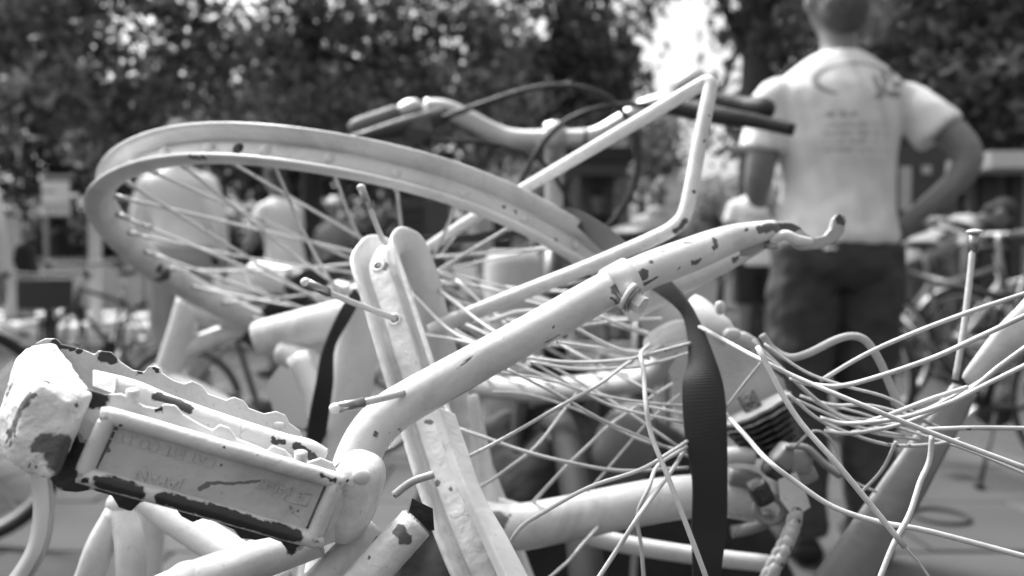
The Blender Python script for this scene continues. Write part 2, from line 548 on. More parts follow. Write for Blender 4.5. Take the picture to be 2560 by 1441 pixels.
def PG(x, y, Y):      # where picture position x, y lies on the upright plane Y metres off
    return ((x - CX) / F_PX * Y, Y, CAM_Z + (HORIZON - y) / F_PX * Y)
def clump(x, y, Y, rx, rz, ry=0.9):
    q = PG(x, y, Y); s = Y / F_PX
    return (q[0], q[1], q[2], rx * s, ry, rz * s)

tree('broad leafy tree whose low boughs hang behind the two black lanterns', PG(-150, 0, 10)[0], 10, 0.22, 4.6,
     [clump(60, 80, 10, 300, 200), clump(300, 20, 10.5, 260, 160), clump(120, 280, 9.5, 240, 130), clump(420, 230, 10.5, 220, 150), clump(250, -220, 10, 500, 170), clump(-200, 150, 10, 250, 250), clump(330, 340, 10, 150, 70), clump(540, 90, 10.5, 120, 120)],
     8300, 0.085, M_LEAF, 11)
tree('leafy tree spreading behind the warped wheel and the silver handlebar', PG(770, 0, 12)[0], 12, 0.17, 5.0,
     [clump(620, 150, 12, 240, 160), clump(820, 60, 12, 260, 170), clump(1010, 190, 12.5, 260, 170), clump(800, 290, 11.5, 260, 110), clump(1120, 60, 12, 200, 120), clump(850, -200, 12, 520, 180), clump(1180, 270, 12, 170, 110)],
     9300, 0.09, M_LEAF, 12)
tree('dark leafy tree in the middle behind the kiosk roof', PG(1400, 0, 14)[0], 14, 0.16, 5.2,
     [clump(1330, 130, 14, 210, 150), clump(1470, 60, 14, 170, 130), clump(1420, 240, 13.5, 200, 120), clump(1540, 190, 14, 80, 100), clump(1300, -150, 14, 400, 170), clump(1330, 370, 14, 150, 70)],
     7000, 0.095, M_LEAF_DARK, 13)
tree('thick dark trunked tree with sky showing through, beside the man', PG(1885, 0, 8)[0], 8, 0.17, 4.3,
     [clump(1900, 20, 8, 60, 150), clump(1930, -160, 8, 420, 130), clump(1850, 340, 9, 30, 40), clump(1960, 160, 8.5, 70, 160), clump(1630, 20, 9, 25, 40, .4), clump(1700, -110, 8.5, 150, 50), clump(1800, 230, 9.5, 30, 40, .4), clump(1830, 60, 9, 25, 40, .4)],
     4200, 0.075, M_LEAF_DARK, 14, lean=(0.1, 0), tight=0.17)
tree('big spreading tree above the low kiosk with the white canopy', PG(2560, 0, 9.5)[0], 9.5, 0.2, 4.4,
     [clump(2250, 60, 9.5, 200, 190), clump(2450, 40, 9.5, 240, 180), clump(2400, 230, 9, 240, 130), clump(2560, 180, 9.5, 220, 190), clump(2200, 210, 10, 160, 140), clump(2350, -180, 9.5, 420, 150), clump(2480, 320, 9.5, 160, 50)],
     9500, 0.085, M_LEAF, 15)
tree('distant tall tree closing the view at the bus stop sign', PG(150, 0, 20)[0], 20, 0.25, 7.5,
     [clump(0, 270, 20, 260, 160, 1.6), clump(300, 330, 20, 260, 120, 1.6), clump(560, 330, 20, 240, 120, 1.6), clump(80, 30, 21, 200, 180, 1.6), clump(80, 450, 20, 220, 110, 1.4), clump(330, 480, 20, 200, 90, 1.4)],
     9000, 0.16, M_LEAF, 16, tight=0.36)
tree('distant tree behind the man in the long sleeved shirt', PG(760, 0, 21)[0], 21, 0.25, 7.5,
     [clump(760, 270, 21, 260, 150, 1.6), clump(950, 280, 21, 260, 150, 1.6), clump(1180, 300, 21, 220, 150, 1.6), clump(700, 440, 21, 260, 110, 1.4), clump(1000, 460, 21, 220, 80, 1.4)],
     9500, 0.16, M_LEAF, 17, tight=0.36)
tree('distant tree filling the view above the parked bicycles', PG(2380, 0, 19)[0], 19, 0.25, 7.2,
     [clump(2150, 150, 19, 190, 230, 1.6), clump(2380, 200, 19, 240, 240, 1.6), clump(2600, 150, 19, 220, 240, 1.6), clump(2250, 400, 19, 170, 110, 1.4), clump(2000, -20, 19, 120, 90, 1.4)],
     8500, 0.15, M_LEAF_DARK, 18, tight=0.36)
tree('small pale tree growing in the light behind the woman', PG(1600, 0, 17)[0], 17, 0.07, 3.0,
     [clump(1380, 440, 17, 110, 60, .8), clump(1630, 330, 17, 90, 70, .8), clump(1480, 470, 17, 100, 40, .8), clump(1610, 430, 17, 70, 50, .8)],
     3600, 0.10, M_LEAF_PALE, 19, tight=0.3)
# clipped hedge along the far side of the road
def shrub(name, label, cat, cl, n, size, m, seed, base, tight=0.25):
    t = thing(name, label, cat, base)
    link_mesh('stem', *tube([Vector(base), Vector(base) + Vector((0.05, 0, 0.7))], [0.06, 0.03], 8), M_BARK, t)
    leaf_object('foliage', leaves(cl, n, size, seed, tight), m, t)
shrub('hedge', 'long dark hedge across the road behind the low pale wall', 'hedge', [clump(120 + 180 * k, 600, 23, 150, 75, 0.9) for k in range(-1, 6)], 15000, 0.14, M_LEAF_DARK, 31, (PG(200, 0, 23)[0], 23, 0))
shrub('bush', 'rounded grey green bush beside the woman in the printed shirt', 'bush', [clump(1795, 545, 10, 55, 60, 0.5), clump(1790, 620, 10, 70, 70, 0.5)], 5000, 0.045, M_LEAF_PALE, 32, (PG(1795, 0, 10)[0], 10, 0), 0.1)
shrub('hedge', 'dense dark shrubbery behind the kiosk and the parked bicycles', 'hedge', [clump(2050 + 140 * k, 480, 17, 110, 90, 0.9) for k in range(5)], 11000, 0.12, M_LEAF_DARK, 33, (PG(2300, 0, 17)[0], 17, 0))

# ------------------------------------------------------------------ buildings and street furniture
M_RENDER = mat('pale render', 0.42, 0.85, 0, 0.12, 1.5)
M_WHITEWALL = mat('white painted boards', 0.72, 0.7, 0, 0.08, 2)
M_GLASS = mat('window glass', 0.05, 0.08, 0, 0.2, 1)
M_ROOF = mat('dark roof felt', 0.03, 0.85, 0, 0.25, 6)
M_PANEL = mat('dark metal panel', 0.06, 0.5, 0.2, 0.2, 3)
M_PANEL2 = mat('brown grey wall panel', 0.13, 0.7, 0, 0.2, 3)
M_LAMPGLASS = mat('milky lamp glass', 0.35, 0.3, 0, 0.1, 8)

bk = thing('apartment_block', 'pale apartment block with upright windows glimpsed through the trees', 'building', (1.8, 34, 0))
link_mesh('wall', *box(-1.5, 5.0, 34, 42, 0, 9.6), M_RENDER, bk, False)
link_mesh('roof', *box(-1.9, 5.4, 33.6, 42.4, 9.6, 10.0), M_ROOF, bk, False)
for fz in range(3):
    for fx in range(4):
        x0 = -.9 + fx * 1.55
        w = link_mesh('window', *box(x0, x0 + 1.0, 33.93, 34.0, 1.2 + fz * 2.8, 2.9 + fz * 2.8), M_WHITEWALL, bk, False)
        link_mesh('pane', *box(x0 + .08, x0 + .92, 33.90, 33.93, 1.28 + fz * 2.8, 2.82 + fz * 2.8), M_GLASS, w, False)

# white slatted fence in the light
fx0, fx1 = PG(1650, 0, 16)[0], PG(1905, 0, 16)[0]
fe = thing('slatted_fence', 'tall white fence of upright boards standing in full light', 'fence', ((fx0 + fx1) / 2, 16, 0))
nb = 15
for k in range(nb):
    a = fx0 + (fx1 - fx0) * k / nb
    link_mesh('board', *box(a, a + (fx1 - fx0) / nb * 0.8, 16, 16.03, 0.05, 2.55 + 0.05 * (k % 3)), M_WHITEWALL, fe, False)
for z in (0.6, 2.0):
    link_mesh('rail', *box(fx0, fx1, 16.032, 16.08, z, z + 0.09), M_WHITEWALL, fe, False)

# small kiosk with dark overhanging roof (middle)
kx = PG(1500, 0, 9.2)
s9 = 9.2 / F_PX
ki = thing('kiosk', 'small open kiosk with dark overhanging roof and slim posts', 'kiosk', (kx[0], 9.6, 0))
zt = CAM_Z + (660 - 375) * s9
link_mesh('roof', *box(kx[0] - 0.42, kx[0] + 0.36, 9.0, 10.3, zt - 0.16, zt), M_ROOF, ki, False)
link_mesh('fascia', *box(kx[0] - 0.36, kx[0] + 0.30, 9.06, 10.2, zt - 0.3, zt - 0.162), M_PANEL, ki, False)
for px in (1562, 1440):
    a = PG(px, 0, 9.1)[0]
    link_mesh('post', *box(a - .045, a + .045, 9.1, 9.19, 0.0, zt - 0.302), M_PANEL2, ki, False)
link_mesh('back_panel', *box(kx[0] - 0.3, kx[0] + 0.26, 10.0, 10.05, 0.0, zt - 0.302), M_PANEL2, ki, False)
link_mesh('counter', *box(kx[0] - 0.28, kx[0] + 0.20, 9.25, 9.7, 0.0, 0.85), M_PALECLOTH, ki, False)

# low kiosk at the right with a white canopy and upright panels
kr = thing('kiosk', 'low kiosk with white canopy edge and dark upright wall panels', 'kiosk', (PG(2520, 0, 8.6)[0], 8.6, 0))
xa, xb = PG(2415, 0, 8.3)[0], PG(2960, 0, 8.3)[0]
s8 = 8.3 / F_PX
zc0, zc1 = CAM_Z + (660 - 432) * s8, CAM_Z + (660 - 392) * s8
link_mesh('canopy', *box(xa, xb, 7.9, 10.6, zc0, zc1), M_WHITEWALL, kr, False)
pxs = [2425, 2452, 2492, 2524, 2556, 2600, 2640, 2690, 2750]
for i in range(len(pxs) - 1):
    a, b = PG(pxs[i], 0, 8.5)[0], PG(pxs[i + 1], 0, 8.5)[0]
    dd = 0.0 if i % 2 else 0.05
    mm = [M_PANEL2, M_PANEL, M_PANEL2, M_PANEL, M_RENDER][i % 5]
    link_mesh('wall_panel', *box(a, b - 0.01, 8.5 + dd, 8.58 + dd, 0, zc0), mm, kr, False)
link_mesh('backing', *box(xa + .1, xb - .1, 8.66, 10.5, 0, zc0 - 0.002), M_PANEL, kr, False)

# dark info column between trees on the right, behind the man's arm
cx_ = PG(2270, 0, 7.5)
dc = thing('ticket_machine', 'tall dark ticket machine glimpsed inside the bent arm', 'machine', (cx_[0], 7.5, 0))
link_mesh('cabinet', *box(cx_[0] - .28, cx_[0] + .28, 7.4, 7.9, 0, 1.95), M_PANEL, dc, False)
link_mesh('screen', *box(cx_[0] - .14, cx_[0] - .04, 7.38, 7.4, 1.35, 1.75), M_PALECLOTH, dc, False)
link_mesh('card_slot', *box(cx_[0] + .06, cx_[0] + .14, 7.38, 7.4, 1.68, 1.76), M_PALECLOTH, dc, False)

# bus stop sign
Yb = 16.0; sb = Yb / F_PX
def bz(y): return CAM_Z + (HORIZON - y) * sb
def bx(x): return (x - CX) * sb
bs = thing('bus_stop_sign', 'bus stop sign board with small notice on a grey post', 'sign', (bx(118), Yb, 0))
link_mesh('post', *box(bx(113), bx(122), Yb - .04, Yb + .04, -0.02, bz(428)), M_GREYMETAL, bs, False)
link_mesh('arm', *box(bx(122), bx(182), Yb - .02, Yb + .02, bz(448), bz(438)), M_GREYMETAL, bs, False)
link_mesh('board', *box(bx(112), bx(181), Yb - .07, Yb - .045, bz(540), bz(455)), mat('sign face', 0.7, 0.5, 0, 0.06, 4), bs, False)
nt_ = link_mesh('notice', *box(bx(150), bx(174), Yb - .085, Yb - .071, bz(500), bz(474)), M_WHITEWALL, bs, False)
link_mesh('stripe', *box(bx(113), bx(148), Yb - .08, Yb - .071, bz(484), bz(478)), M_GREYMETAL, bs, False)
for k in range(4):
    link_mesh('timetable', *box(bx(115 + k * 16.5), bx(128 + k * 16.5), Yb - .08, Yb - .071, bz(536), bz(508)), M_PALECLOTH, bs, False)

# old style double lantern
Yl = 13.0; sl = Yl / F_PX
def lx(x): return (x - CX) * sl
def lz(y): return CAM_Z + (HORIZON - y) * sl
lp = thing('street_lamp', 'old fashioned black street lamp with two glazed lanterns', 'street lamp', (lx(240), Yl, 0))
link_mesh('post', *tube([(lx(240), Yl, -.02), (lx(240), Yl, 0.6), (lx(240), Yl, lz(420))], [0.09, 0.05, 0.04], 12, 1), M_BLACK, lp)
link_mesh('arm', *tube([(lx(240), Yl, lz(440)), (lx(215), Yl, lz(452)), (lx(190), Yl, lz(412))], 0.022, 8), M_BLACK, lp)
for x in (190, 240):
    c = Vector((lx(x), Yl, lz(412)))
    hd = link_mesh('lantern', *tube([c + Vector((0, 0, 0.0)), c + Vector((0, 0, .34))], [0.09, 0.15], 6, 1), M_LAMPGLASS, lp, False)
    link_mesh('cap', *tube([c + Vector((0, 0, .342)), c + Vector((0, 0, .40)), c + Vector((0, 0, .52)), c + Vector((0, 0, .58))], [0.19, 0.15, 0.04, 0.015], 6, 1), M_BLACK, hd, False)
    for k in range(6):
        a = 2 * math.pi * k / 6
        e = Vector((math.cos(a), math.sin(a), 0))
        link_mesh('glazing_bar', *tube([c + e * .092, c + e * .152 + Vector((0, 0, .34))], 0.012, 6), M_BLACK, hd)

# poster pillars, low pale wall and notice boards at the left
single('poster_panel', box(*[PG(222, 0, 12)[0], PG(247, 0, 12)[0]], 12, 12.1, -0.02, CAM_Z + (660 - 515) * 12 / F_PX), M_WHITEWALL, 'slim white poster pillar standing beside the lamp post', 'panel', smooth=False)
single('poster_panel', box(*[PG(5, 0, 13)[0], PG(46, 0, 13)[0]], 13, 13.1, -0.02, CAM_Z + (660 - 545) * 13 / F_PX), M_PALECLOTH, 'broad pale poster board behind the figure in the dark jacket', 'panel', smooth=False)
wl_ = thing('low_wall', 'low pale stone wall with coping along the far road edge', 'wall', (PG(150, 0, 15)[0], 15.6, 0))
for k in range(9):
    a = PG(85 + k * 30, 0, 15.5)[0]
    link_mesh('stone', *box(a, a + 0.222, 15.5, 15.8, -0.02, 0.86 + 0.02 * (k % 3)), M_RENDER, wl_, False)
link_mesh('coping', *box(PG(80, 0, 15.5)[0], PG(360, 0, 15.5)[0], 15.45, 15.85, 0.905, 0.97), M_KERB, wl_, False)

# dark news rack in the middle
nr = thing('news_rack', 'dark slatted news rack standing behind the wheel spokes', 'rack', (PG(1075, 0, 6)[0], 6, 0))
x0, x1 = PG(1000, 0, 6)[0], PG(1115, 0, 6)[0]
link_mesh('cabinet', *box(x0, x1, 6, 6.5, GZ, CAM_Z + (660 - 500) * 6 / F_PX), M_PANEL, nr, False)
for k in range(6):
    link_mesh('slat', *box(x0 + .01, x0 + .17, 5.97, 6.0, 0.9 + k * .07, 0.945 + k * .07), M_BLACK, nr, False)
single('litter_bin', tube([Vector((PG(1285, 0, 4.2)[0], 4.2, GZ)), Vector((PG(1285, 0, 4.2)[0], 4.2, .3)), Vector((PG(1285, 0, 4.2)[0], 4.2, .86)), Vector((PG(1285, 0, 4.2)[0], 4.2, .93))], [.14, .15, .155, .12], 20, 1), M_PALECLOTH, 'pale round litter bin seen between the spokes beside the bicycle', 'bin')

# ================================================================== PEOPLE
def remesh(o, voxel, it=6, fac=0.6):
    m = o.modifiers.new('skin', 'REMESH'); m.mode = 'VOXEL'; m.voxel_size = voxel; m.use_smooth_shade = True
    s = o.modifiers.new('soften', 'SMOOTH'); s.factor = fac; s.iterations = it
    return o

def loft(secs, seg=20):
    """stack of ellipses (x, y, z, half width, half depth)"""
    q = catmull(secs, 4)
    V, Fc = [], []
    for (x, y, z, a, b) in q:
        for k in range(seg):
            t = 2 * math.pi * k / seg
            V.append(Vector((x + a * math.cos(t), y + b * math.sin(t), z)))
    n = len(q)
    for i in range(n - 1):
        for k in range(seg):
            Fc.append((i * seg + k, i * seg + (k + 1) % seg, (i + 1) * seg + (k + 1) % seg, (i + 1) * seg + k))
    Fc += [tuple(range(seg))[::-1], tuple((n - 1) * seg + k for k in range(seg))]
    return V, Fc

def hand_vf(w, t, k=1.0):
    """palm and five bent fingers from wrist w towards t"""
    w, t = Vector(w), Vector(t)
    d = (t - w).normalized()
    s = d.cross(Vector((0, 1, 0)))
    s = s.normalized() if s.length > .1 else Vector((1, 0, 0))
    nrm = s.cross(d)
    parts = [tube([w - d * .02, w + d * .04, w + d * .09], [.026 * k, .036 * k, .034 * k], 10, 3, flat=.55, up=nrm)]
    for i, (o_, L) in enumerate(((-.028, .06), (-.010, .075), (.009, .07), (.027, .055))):
        a = w + d * .085 + s * (o_ * k)
        parts.append(tube([a, a + d * L * .5 + nrm * .004, a + d * L * .9 + nrm * .022], [.0095 * k, .009 * k, .0075 * k], 8, 3))
    a = w + d * .03 - s * (.03 * k)
    parts.append(tube([a, a - s * .022 + d * .03 + nrm * .01, a - s * .025 + d * .06 + nrm * .02], [.012 * k, .0105 * k, .009 * k], 8, 3))
    return join_vf(*parts)

SHOULDER, ELBOW, WRIST, TIP = (.18, -.01, 1.385), (.245, -.03, 1.12), (.255, .06, .88), (.255, .09, .72)
def person(label, x, y, heading, H=1.75, skin=None, hair=None, top=None, legs=None, sleeve='short', bottoms='long',
           armR=None, armL=None, lean=0.0, voxel=0.014, hairstyle='short', group=None, stance=0.1, width=1.0, seated=False, fingers=False, hem=.87):
    skin, hair, top, legs = skin or M_SKIN, hair or M_HAIR, top or M_SHIRT, legs or M_TROUSER
    k = H / 1.75
    t = thing('person', label, 'person', (x, y, GZ), group, heading)
    aR = armR or [SHOULDER, ELBOW, WRIST, TIP]
    aL = [(-p[0], p[1], p[2]) for p in (armL or [SHOULDER, ELBOW, WRIST, TIP])]
    piv = Vector((0, 0, .98))
    cl, sn = math.cos(lean), math.sin(lean)
    def bendp(v):
        v = Vector(v)
        if v.z <= .9 or lean == 0: return v
        f = min(1, (v.z - .9) / .2)
        d = v - piv
        c2, s2 = math.cos(lean * f), math.sin(lean * f)
        return piv + Vector((d.x, d.y * c2 + d.z * s2, -d.y * s2 + d.z * c2))
    def fin(vf, bend=True):
        return [(bendp(v) if bend else Vector(v)) * k for v in vf[0]], vf[1]
    W = width
    if seated:
        hip, knee, ank = (.09, .0, .52), (.13, .40, .50), (.12, .38, .08)
    else:
        hip, knee, ank = (.09, 0, .93), (.02 + stance * .95, .015, .5), (.02 + stance, -.02, .07)
    def torso(e):
        return loft([(0, 0, .84, .10 * W + e, .07 + e), (0, 0, .90, .165 * W + e, .115 + e), (0, .0, 1.0, .16 * W + e, .108 + e), (0, .005, 1.12, .148 * W + e, .10 + e),
                     (0, 0, 1.26, .172 * W + e, .115 + e), (0, -.01, 1.36, .19 * W + e, .11 + e), (0, -.01, 1.42, .165 * W + e, .085 + e), (0, -.005, 1.465, .09 + e, .065 + e), (0, 0, 1.49, .055 + e, .055 + e)])
    pieces = [torso(0)]
    pieces.append(tube([(0, -.01, 1.42), (0, 0, 1.5), (0, .012, 1.57)], [.066, .053, .053], 14, 3))
    head = ellipsoid((0, .02, 1.645), .076, .095, .118, 22, 14)
    jaw = ellipsoid((0, .045, 1.595), .055, .065, .06, 16, 10)
    nose = tube([(0, .105, 1.66), (0, .13, 1.625), (0, .112, 1.615)], [.010, .015, .012], 8, 3)
    pieces += [head, jaw, nose]
    for s in (-1, 1):
        pieces.append(ellipsoid((s * .086, .012, 1.635), .012, .022, .034, 10, 8))
    for sgn, arm in ((1, aR), (-1, aL)):
        pieces.append(tube(arm[:3], [.052, .041, .026], 12, 6))
        if fingers: pieces.append(hand_vf(arm[2], arm[3], 1.0))
        else: pieces.append(tube([arm[2], Vector(arm[2]).lerp(Vector(arm[3]), .45), arm[3]], [.027, .04, .018], 10, 4, flat=.6))
    body = join_vf(*[fin(p) for p in pieces])
    lowp = []
    for s in (-1, 1):
        h_, k_, a_ = [(s * q[0], q[1], q[2]) for q in (hip, knee, ank)]
        lowp.append(tube([h_, k_, a_], [.088, .06, .042], 12, 6))
        lowp.append(tube([(a_[0], a_[1] - .05, .045), (a_[0], a_[1] + .06, .05), (a_[0] + s * .02, a_[1] + .17, .03)], [.04, .048, .03], 10, 4, flat=.75))
    if seated:
        body = ([v - Vector((0, 0, .42 * k)) for v in body[0]], body[1])
    body = join_vf(body, *[fin(p, False) for p in lowp])
    ob = link_mesh('body', *body, skin, t, local=True); remesh(ob, voxel * k)
    dz = Vector((0, 0, .42 * k)) if seated else Vector((0, 0, 0))
    def sub(vf): return [v - dz for v in vf[0]], vf[1]
    # shirt
    e = .016
    sh = [loft([(0, 0, hem, .172 * W + e, .118 + e), (0, 0, hem + .03, .178 * W + e, .122 + e), (0, 0, max(1.0, hem + .06), .164 * W + e, .112 + e), (0, .005, 1.12, .155 * W + e, .105 + e),
                (0, 0, 1.26, .174 * W + e, .117 + e), (0, -.01, 1.355, .198 * W + e, .108 + e), (0, -.01, 1.41, .165 * W + e, .088 + e), (0, -.008, 1.45, .105 + e, .068 + e), (0, -.006, 1.482, .058 + e * .6, .058 + e * .6)])]
    for arm in (aR, aL):
        S, E, Wt = Vector(arm[0]), Vector(arm[1]), Vector(arm[2])
        if sleeve == 'short': sh.append(tube([Vector((S.x * .5, S.y, S.z + .005)), S - Vector((0, 0, .012)), S.lerp(E, .26), S.lerp(E, .60)], [.045, .058, .066, .074], 14, 4))
        elif sleeve == 'long': sh.append(tube([Vector((S.x * .5, S.y, S.z + .005)), S - Vector((0, 0, .012)), S.lerp(E, .4), E, E.lerp(Wt, .55), E.lerp(Wt, .97)], [.045, .058, .064, .056, .05, .042], 14, 4))
    so = link_mesh('shirt', *sub(join_vf(*[fin(p) for p in sh])), top, t, local=True); remesh(so, voxel * k, 12)
    # trousers or shorts
    tr = [fin(loft([(0, 0, .80, .12 * W, .09), (0, -.01, .86, .178 * W, .128), (0, -.005, .93, .174 * W, .125), (0, 0, .99, .168 * W, .116)]), False)]
    if seated: tr = [sub(p) for p in tr]
    for s in (-1, 1):
        h_, k_, a_ = [Vector((s * q[0], q[1], q[2])) for q in (hip, knee, ank)]
        if bottoms == 'long': tr.append(fin(tube([h_, h_.lerp(k_, .5), k_, k_.lerp(a_, .5), a_ + Vector((0, 0, .01))], [.105, .098, .083, .078, .072], 14, 4), False))
        else: tr.append(fin(tube([h_, h_.lerp(k_, .45), h_.lerp(k_, .85)], [.105, .1, .1], 14, 4), False))
    to = link_mesh('trousers' if bottoms == 'long' else 'shorts', *join_vf(*tr), legs, t, local=True); remesh(to, voxel * k, 5)
    # shoes
    for s in (-1, 1):
        a_ = Vector((s * ank[0], ank[1], ank[2]))
        sv = tube([(a_[0], a_[1] - .06, .04), (a_[0], a_[1] + .06, .05), (a_[0] + s * .02, a_[1] + .19, .035)], [.046, .055, .036], 10, 4, flat=.7)
        link_mesh('shoe', *fin(sv, False), M_DARKCLOTH, t, local=True)
    # hair
    if hairstyle == 'short':
        hv = join_vf(ellipsoid((0, .008, 1.672), .082, .098, .102, 22, 14), ellipsoid((0, -.035, 1.605), .072, .055, .075, 16, 10))
    elif hairstyle == 'long':
        hv = join_vf(ellipsoid((0, .002, 1.67), .088, .1, .105, 22, 14), ellipsoid((0, -.05, 1.56), .085, .05, .14, 16, 10))
    elif hairstyle == 'cap':
        hv = join_vf(ellipsoid((0, .01, 1.69), .086, .104, .085, 22, 14), ellipsoid((0, .12, 1.69), .07, .075, .012, 16, 10))
    ho = link_mesh('hair' if hairstyle != 'cap' else 'cap', *sub(fin(hv)), M_SHIRT if hairstyle == 'cap' else hair, t, local=True); remesh(ho, voxel * k * .9, 3)
    # eyes and mouth
    for s in (-1, 1):
        link_mesh('eye', *sub(fin(ellipsoid((s * .031, .106, 1.65), .012, .008, .008, 10, 8))), M_BLACK, t, local=True)
    link_mesh('mouth', *sub(fin(ellipsoid((0, .106, 1.578), .022, .007, .006, 10, 8))), mat('lips', .1), t, local=True)
    return t

# print on the back of the nearest man's shirt
def folds(o, scale, strength, name):
    tx_ = bpy.data.textures.new(name, 'CLOUDS'); tx_.noise_scale = scale; tx_.noise_depth = 2
    d_ = o.modifiers.new('folds', 'DISPLACE'); d_.texture = tx_; d_.strength = strength; d_.mid_level = .5; d_.texture_coords = 'LOCAL'

def printed_shirt():
    m, nt, b = new_mat('white cotton with faded print')
    N, Lk = nt.nodes.new, nt.links.new
    b.inputs['Roughness'].default_value = 0.85
    tc = N('ShaderNodeTexCoord'); sp = N('ShaderNodeSeparateXYZ'); Lk(tc.outputs['Object'], sp.inputs[0])
    X, Y, Z = sp.outputs[0], sp.outputs[1], sp.outputs[2]
    def mth(op, a, c=None, d=None):
        q = N('ShaderNodeMath'); q.operation = op
        for i, v in enumerate((a, c, d)):
            if v is None: continue
            if isinstance(v, (int, float)): q.inputs[i].default_value = v
            else: Lk(v, q.inputs[i])
        return q.outputs[0]
    def ell(cx, cz, rx, rz, rot=0.0):
        dx, dz = mth('SUBTRACT', X, cx), mth('SUBTRACT', Z, cz)
        c, s = math.cos(rot), math.sin(rot)
        u = mth('ADD', mth('MULTIPLY', dx, c), mth('MULTIPLY', dz, s))
        w = mth('SUBTRACT', mth('MULTIPLY', dz, c), mth('MULTIPLY', dx, s))
        return mth('ADD', mth('POWER', mth('ABSOLUTE', mth('DIVIDE', u, rx)), 2.0), mth('POWER', mth('ABSOLUTE', mth('DIVIDE', w, rz)), 2.0))
    e0 = ell(0.012, 1.345, 0.115, 0.048)
    ring = mth('LESS_THAN', mth('ABSOLUTE', mth('SUBTRACT', e0, 1.0)), 0.16)
    cut = mth('MULTIPLY', ring, mth('LESS_THAN', mth('ADD', X, mth('MULTIPLY', mth('SUBTRACT', 1.353, Z), 2.6)), 0.07))
    masks = [mth('MULTIPLY', cut, .6)]
    for (cx, cz, a) in ((.058, 1.335, 1.75), (.087, 1.36, 1.45), (.12, 1.378, 1.2), (.13, 1.34, .35), (.108, 1.308, .1), (.07, 1.31, .9)):
        masks.append(mth('MULTIPLY', mth('LESS_THAN', ell(cx, cz, .028, .011, a), 1.0), .6))
    masks.append(mth('MULTIPLY', mth('LESS_THAN', ell(.075, 1.325, .058, .0035, .75), 1.0), .55))
    nz = N('ShaderNodeTexNoise'); nz.inputs['Scale'].default_value = 60; Lk(tc.outputs['Object'], nz.inputs['Vector'])
    letter = mth('GREATER_THAN', nz.outputs['Fac'], .47)
    for (cx, cz, rx, rz, s) in ((-.05, 1.25, .05, .008, .5), (-.0, 1.222, .1, .006, .3), (.0, 1.2, .105, .006, .3), (-.01, 1.178, .08, .006, .28), (.0, 1.156, .105, .006, .3), (.02, 1.348, .05, .004, .15)):
        masks.append(mth('MULTIPLY', mth('MULTIPLY', mth('LESS_THAN', ell(cx, cz, rx, rz), 1.0), letter), s))
    tot = masks[0]
    for q in masks[1:]: tot = mth('MAXIMUM', tot, q)
    tot = mth('MULTIPLY', tot, mth('LESS_THAN', Y, 0.0))
    col = mth('MULTIPLY', mth('SUBTRACT', 1.0, tot), 0.78)
    Lk(col, b.inputs['Base Color'])
    # soft folds of the cloth
    wv = N('ShaderNodeTexWave'); wv.inputs['Scale'].default_value = 3.2; wv.inputs['Distortion'].default_value = 5; wv.inputs['Detail'].default_value = 1.5
    mp = N('ShaderNodeMapping'); mp.inputs['Rotation'].default_value = (0, math.radians(35), 0); mp.inputs['Scale'].default_value = (1.6, .3, .6)
    Lk(tc.outputs['Object'], mp.inputs[0]); Lk(mp.outputs[0], wv.inputs['Vector'])
    bp = N('ShaderNodeBump'); bp.inputs['Strength'].default_value = .35; bp.inputs['Distance'].default_value = .03
    Lk(wv.outputs['Fac'], bp.inputs['Height']); Lk(bp.outputs[0], b.inputs['Normal'])
    return m

# the man with his back to us, right hand on his hip, left arm held in front
YM = 2.3
XM = (2090 - CX) / F_PX * YM
man = person('man seen from behind in printed white shirt, hand on hip', XM, YM, math.radians(0), 1.70, M_SKIN, M_HAIR_GREY, printed_shirt(), M_TROUSER,
       armR=[(.185, -.01, 1.355), (.322, -.11, 1.165), (.175, -.03, .975), (.07, .03, .93)],
       armL=[(.195, -.01, 1.365), (.225, .02, 1.10), (.13, .24, 1.08), (.06, .36, 1.10)], voxel=0.008, stance=.08, width=.93, fingers=True, hem=.925)
for ch_ in man.children:
    if ch_.name.startswith('shirt'): folds(ch_, .15, .024, 'shirt folds')
    if ch_.name.startswith('trousers'): folds(ch_, .11, .036, 'trouser folds')
    if ch_.name.startswith('hair'): folds(ch_, .02, .008, 'hair tufts')
link_mesh('pocket_label', *[[Vector(v) for v in box(-.09, -.065, -.165, -.138, .885, .893)[0]], box(0, 1, 0, 1, 0, 1)[1]], M_SHIRT, man, local=True)

def at_px(x, Y): return (x - CX) / F_PX * Y
person('man in white long sleeved shirt and khaki trousers, seen from behind', at_px(450, 5.0), 5.0, math.radians(6), 1.72, M_SKIN, M_HAIR, M_SHIRT, M_KHAKI, sleeve='long', hem=.955,
       armL=[SHOULDER, (.25, .0, 1.12), (.2, .16, .98), (.15, .26, .95)], voxel=.014)
person('dark haired person in white short sleeved shirt, arms reaching forward', at_px(715, 6.0), 6.0, math.radians(62), 1.60, M_SKIN, M_HAIR, M_SHIRT, M_GREYCLOTH, lean=.16,
       armR=[SHOULDER, (.26, .1, 1.12), (.2, .32, 1.0), (.15, .45, 1.0)], armL=[SHOULDER, (.26, .1, 1.12), (.2, .32, 1.0), (.15, .45, 1.0)], hairstyle='long', voxel=.014)
person('person in a pale baseball cap standing beyond the spokes', at_px(838, 8.2), 8.2, math.radians(165), 1.52, M_SKIN_PALE, M_HAIR, M_GREYCLOTH, M_GREYCLOTH, hairstyle='cap', voxel=.016)
person('woman in white lettered shirt and black shorts', at_px(1893, 6.3), 6.3, math.radians(178), 1.66, M_SKIN, M_HAIR, M_SHIRT, M_DARKCLOTH, bottoms='short', hairstyle='long', voxel=.014)
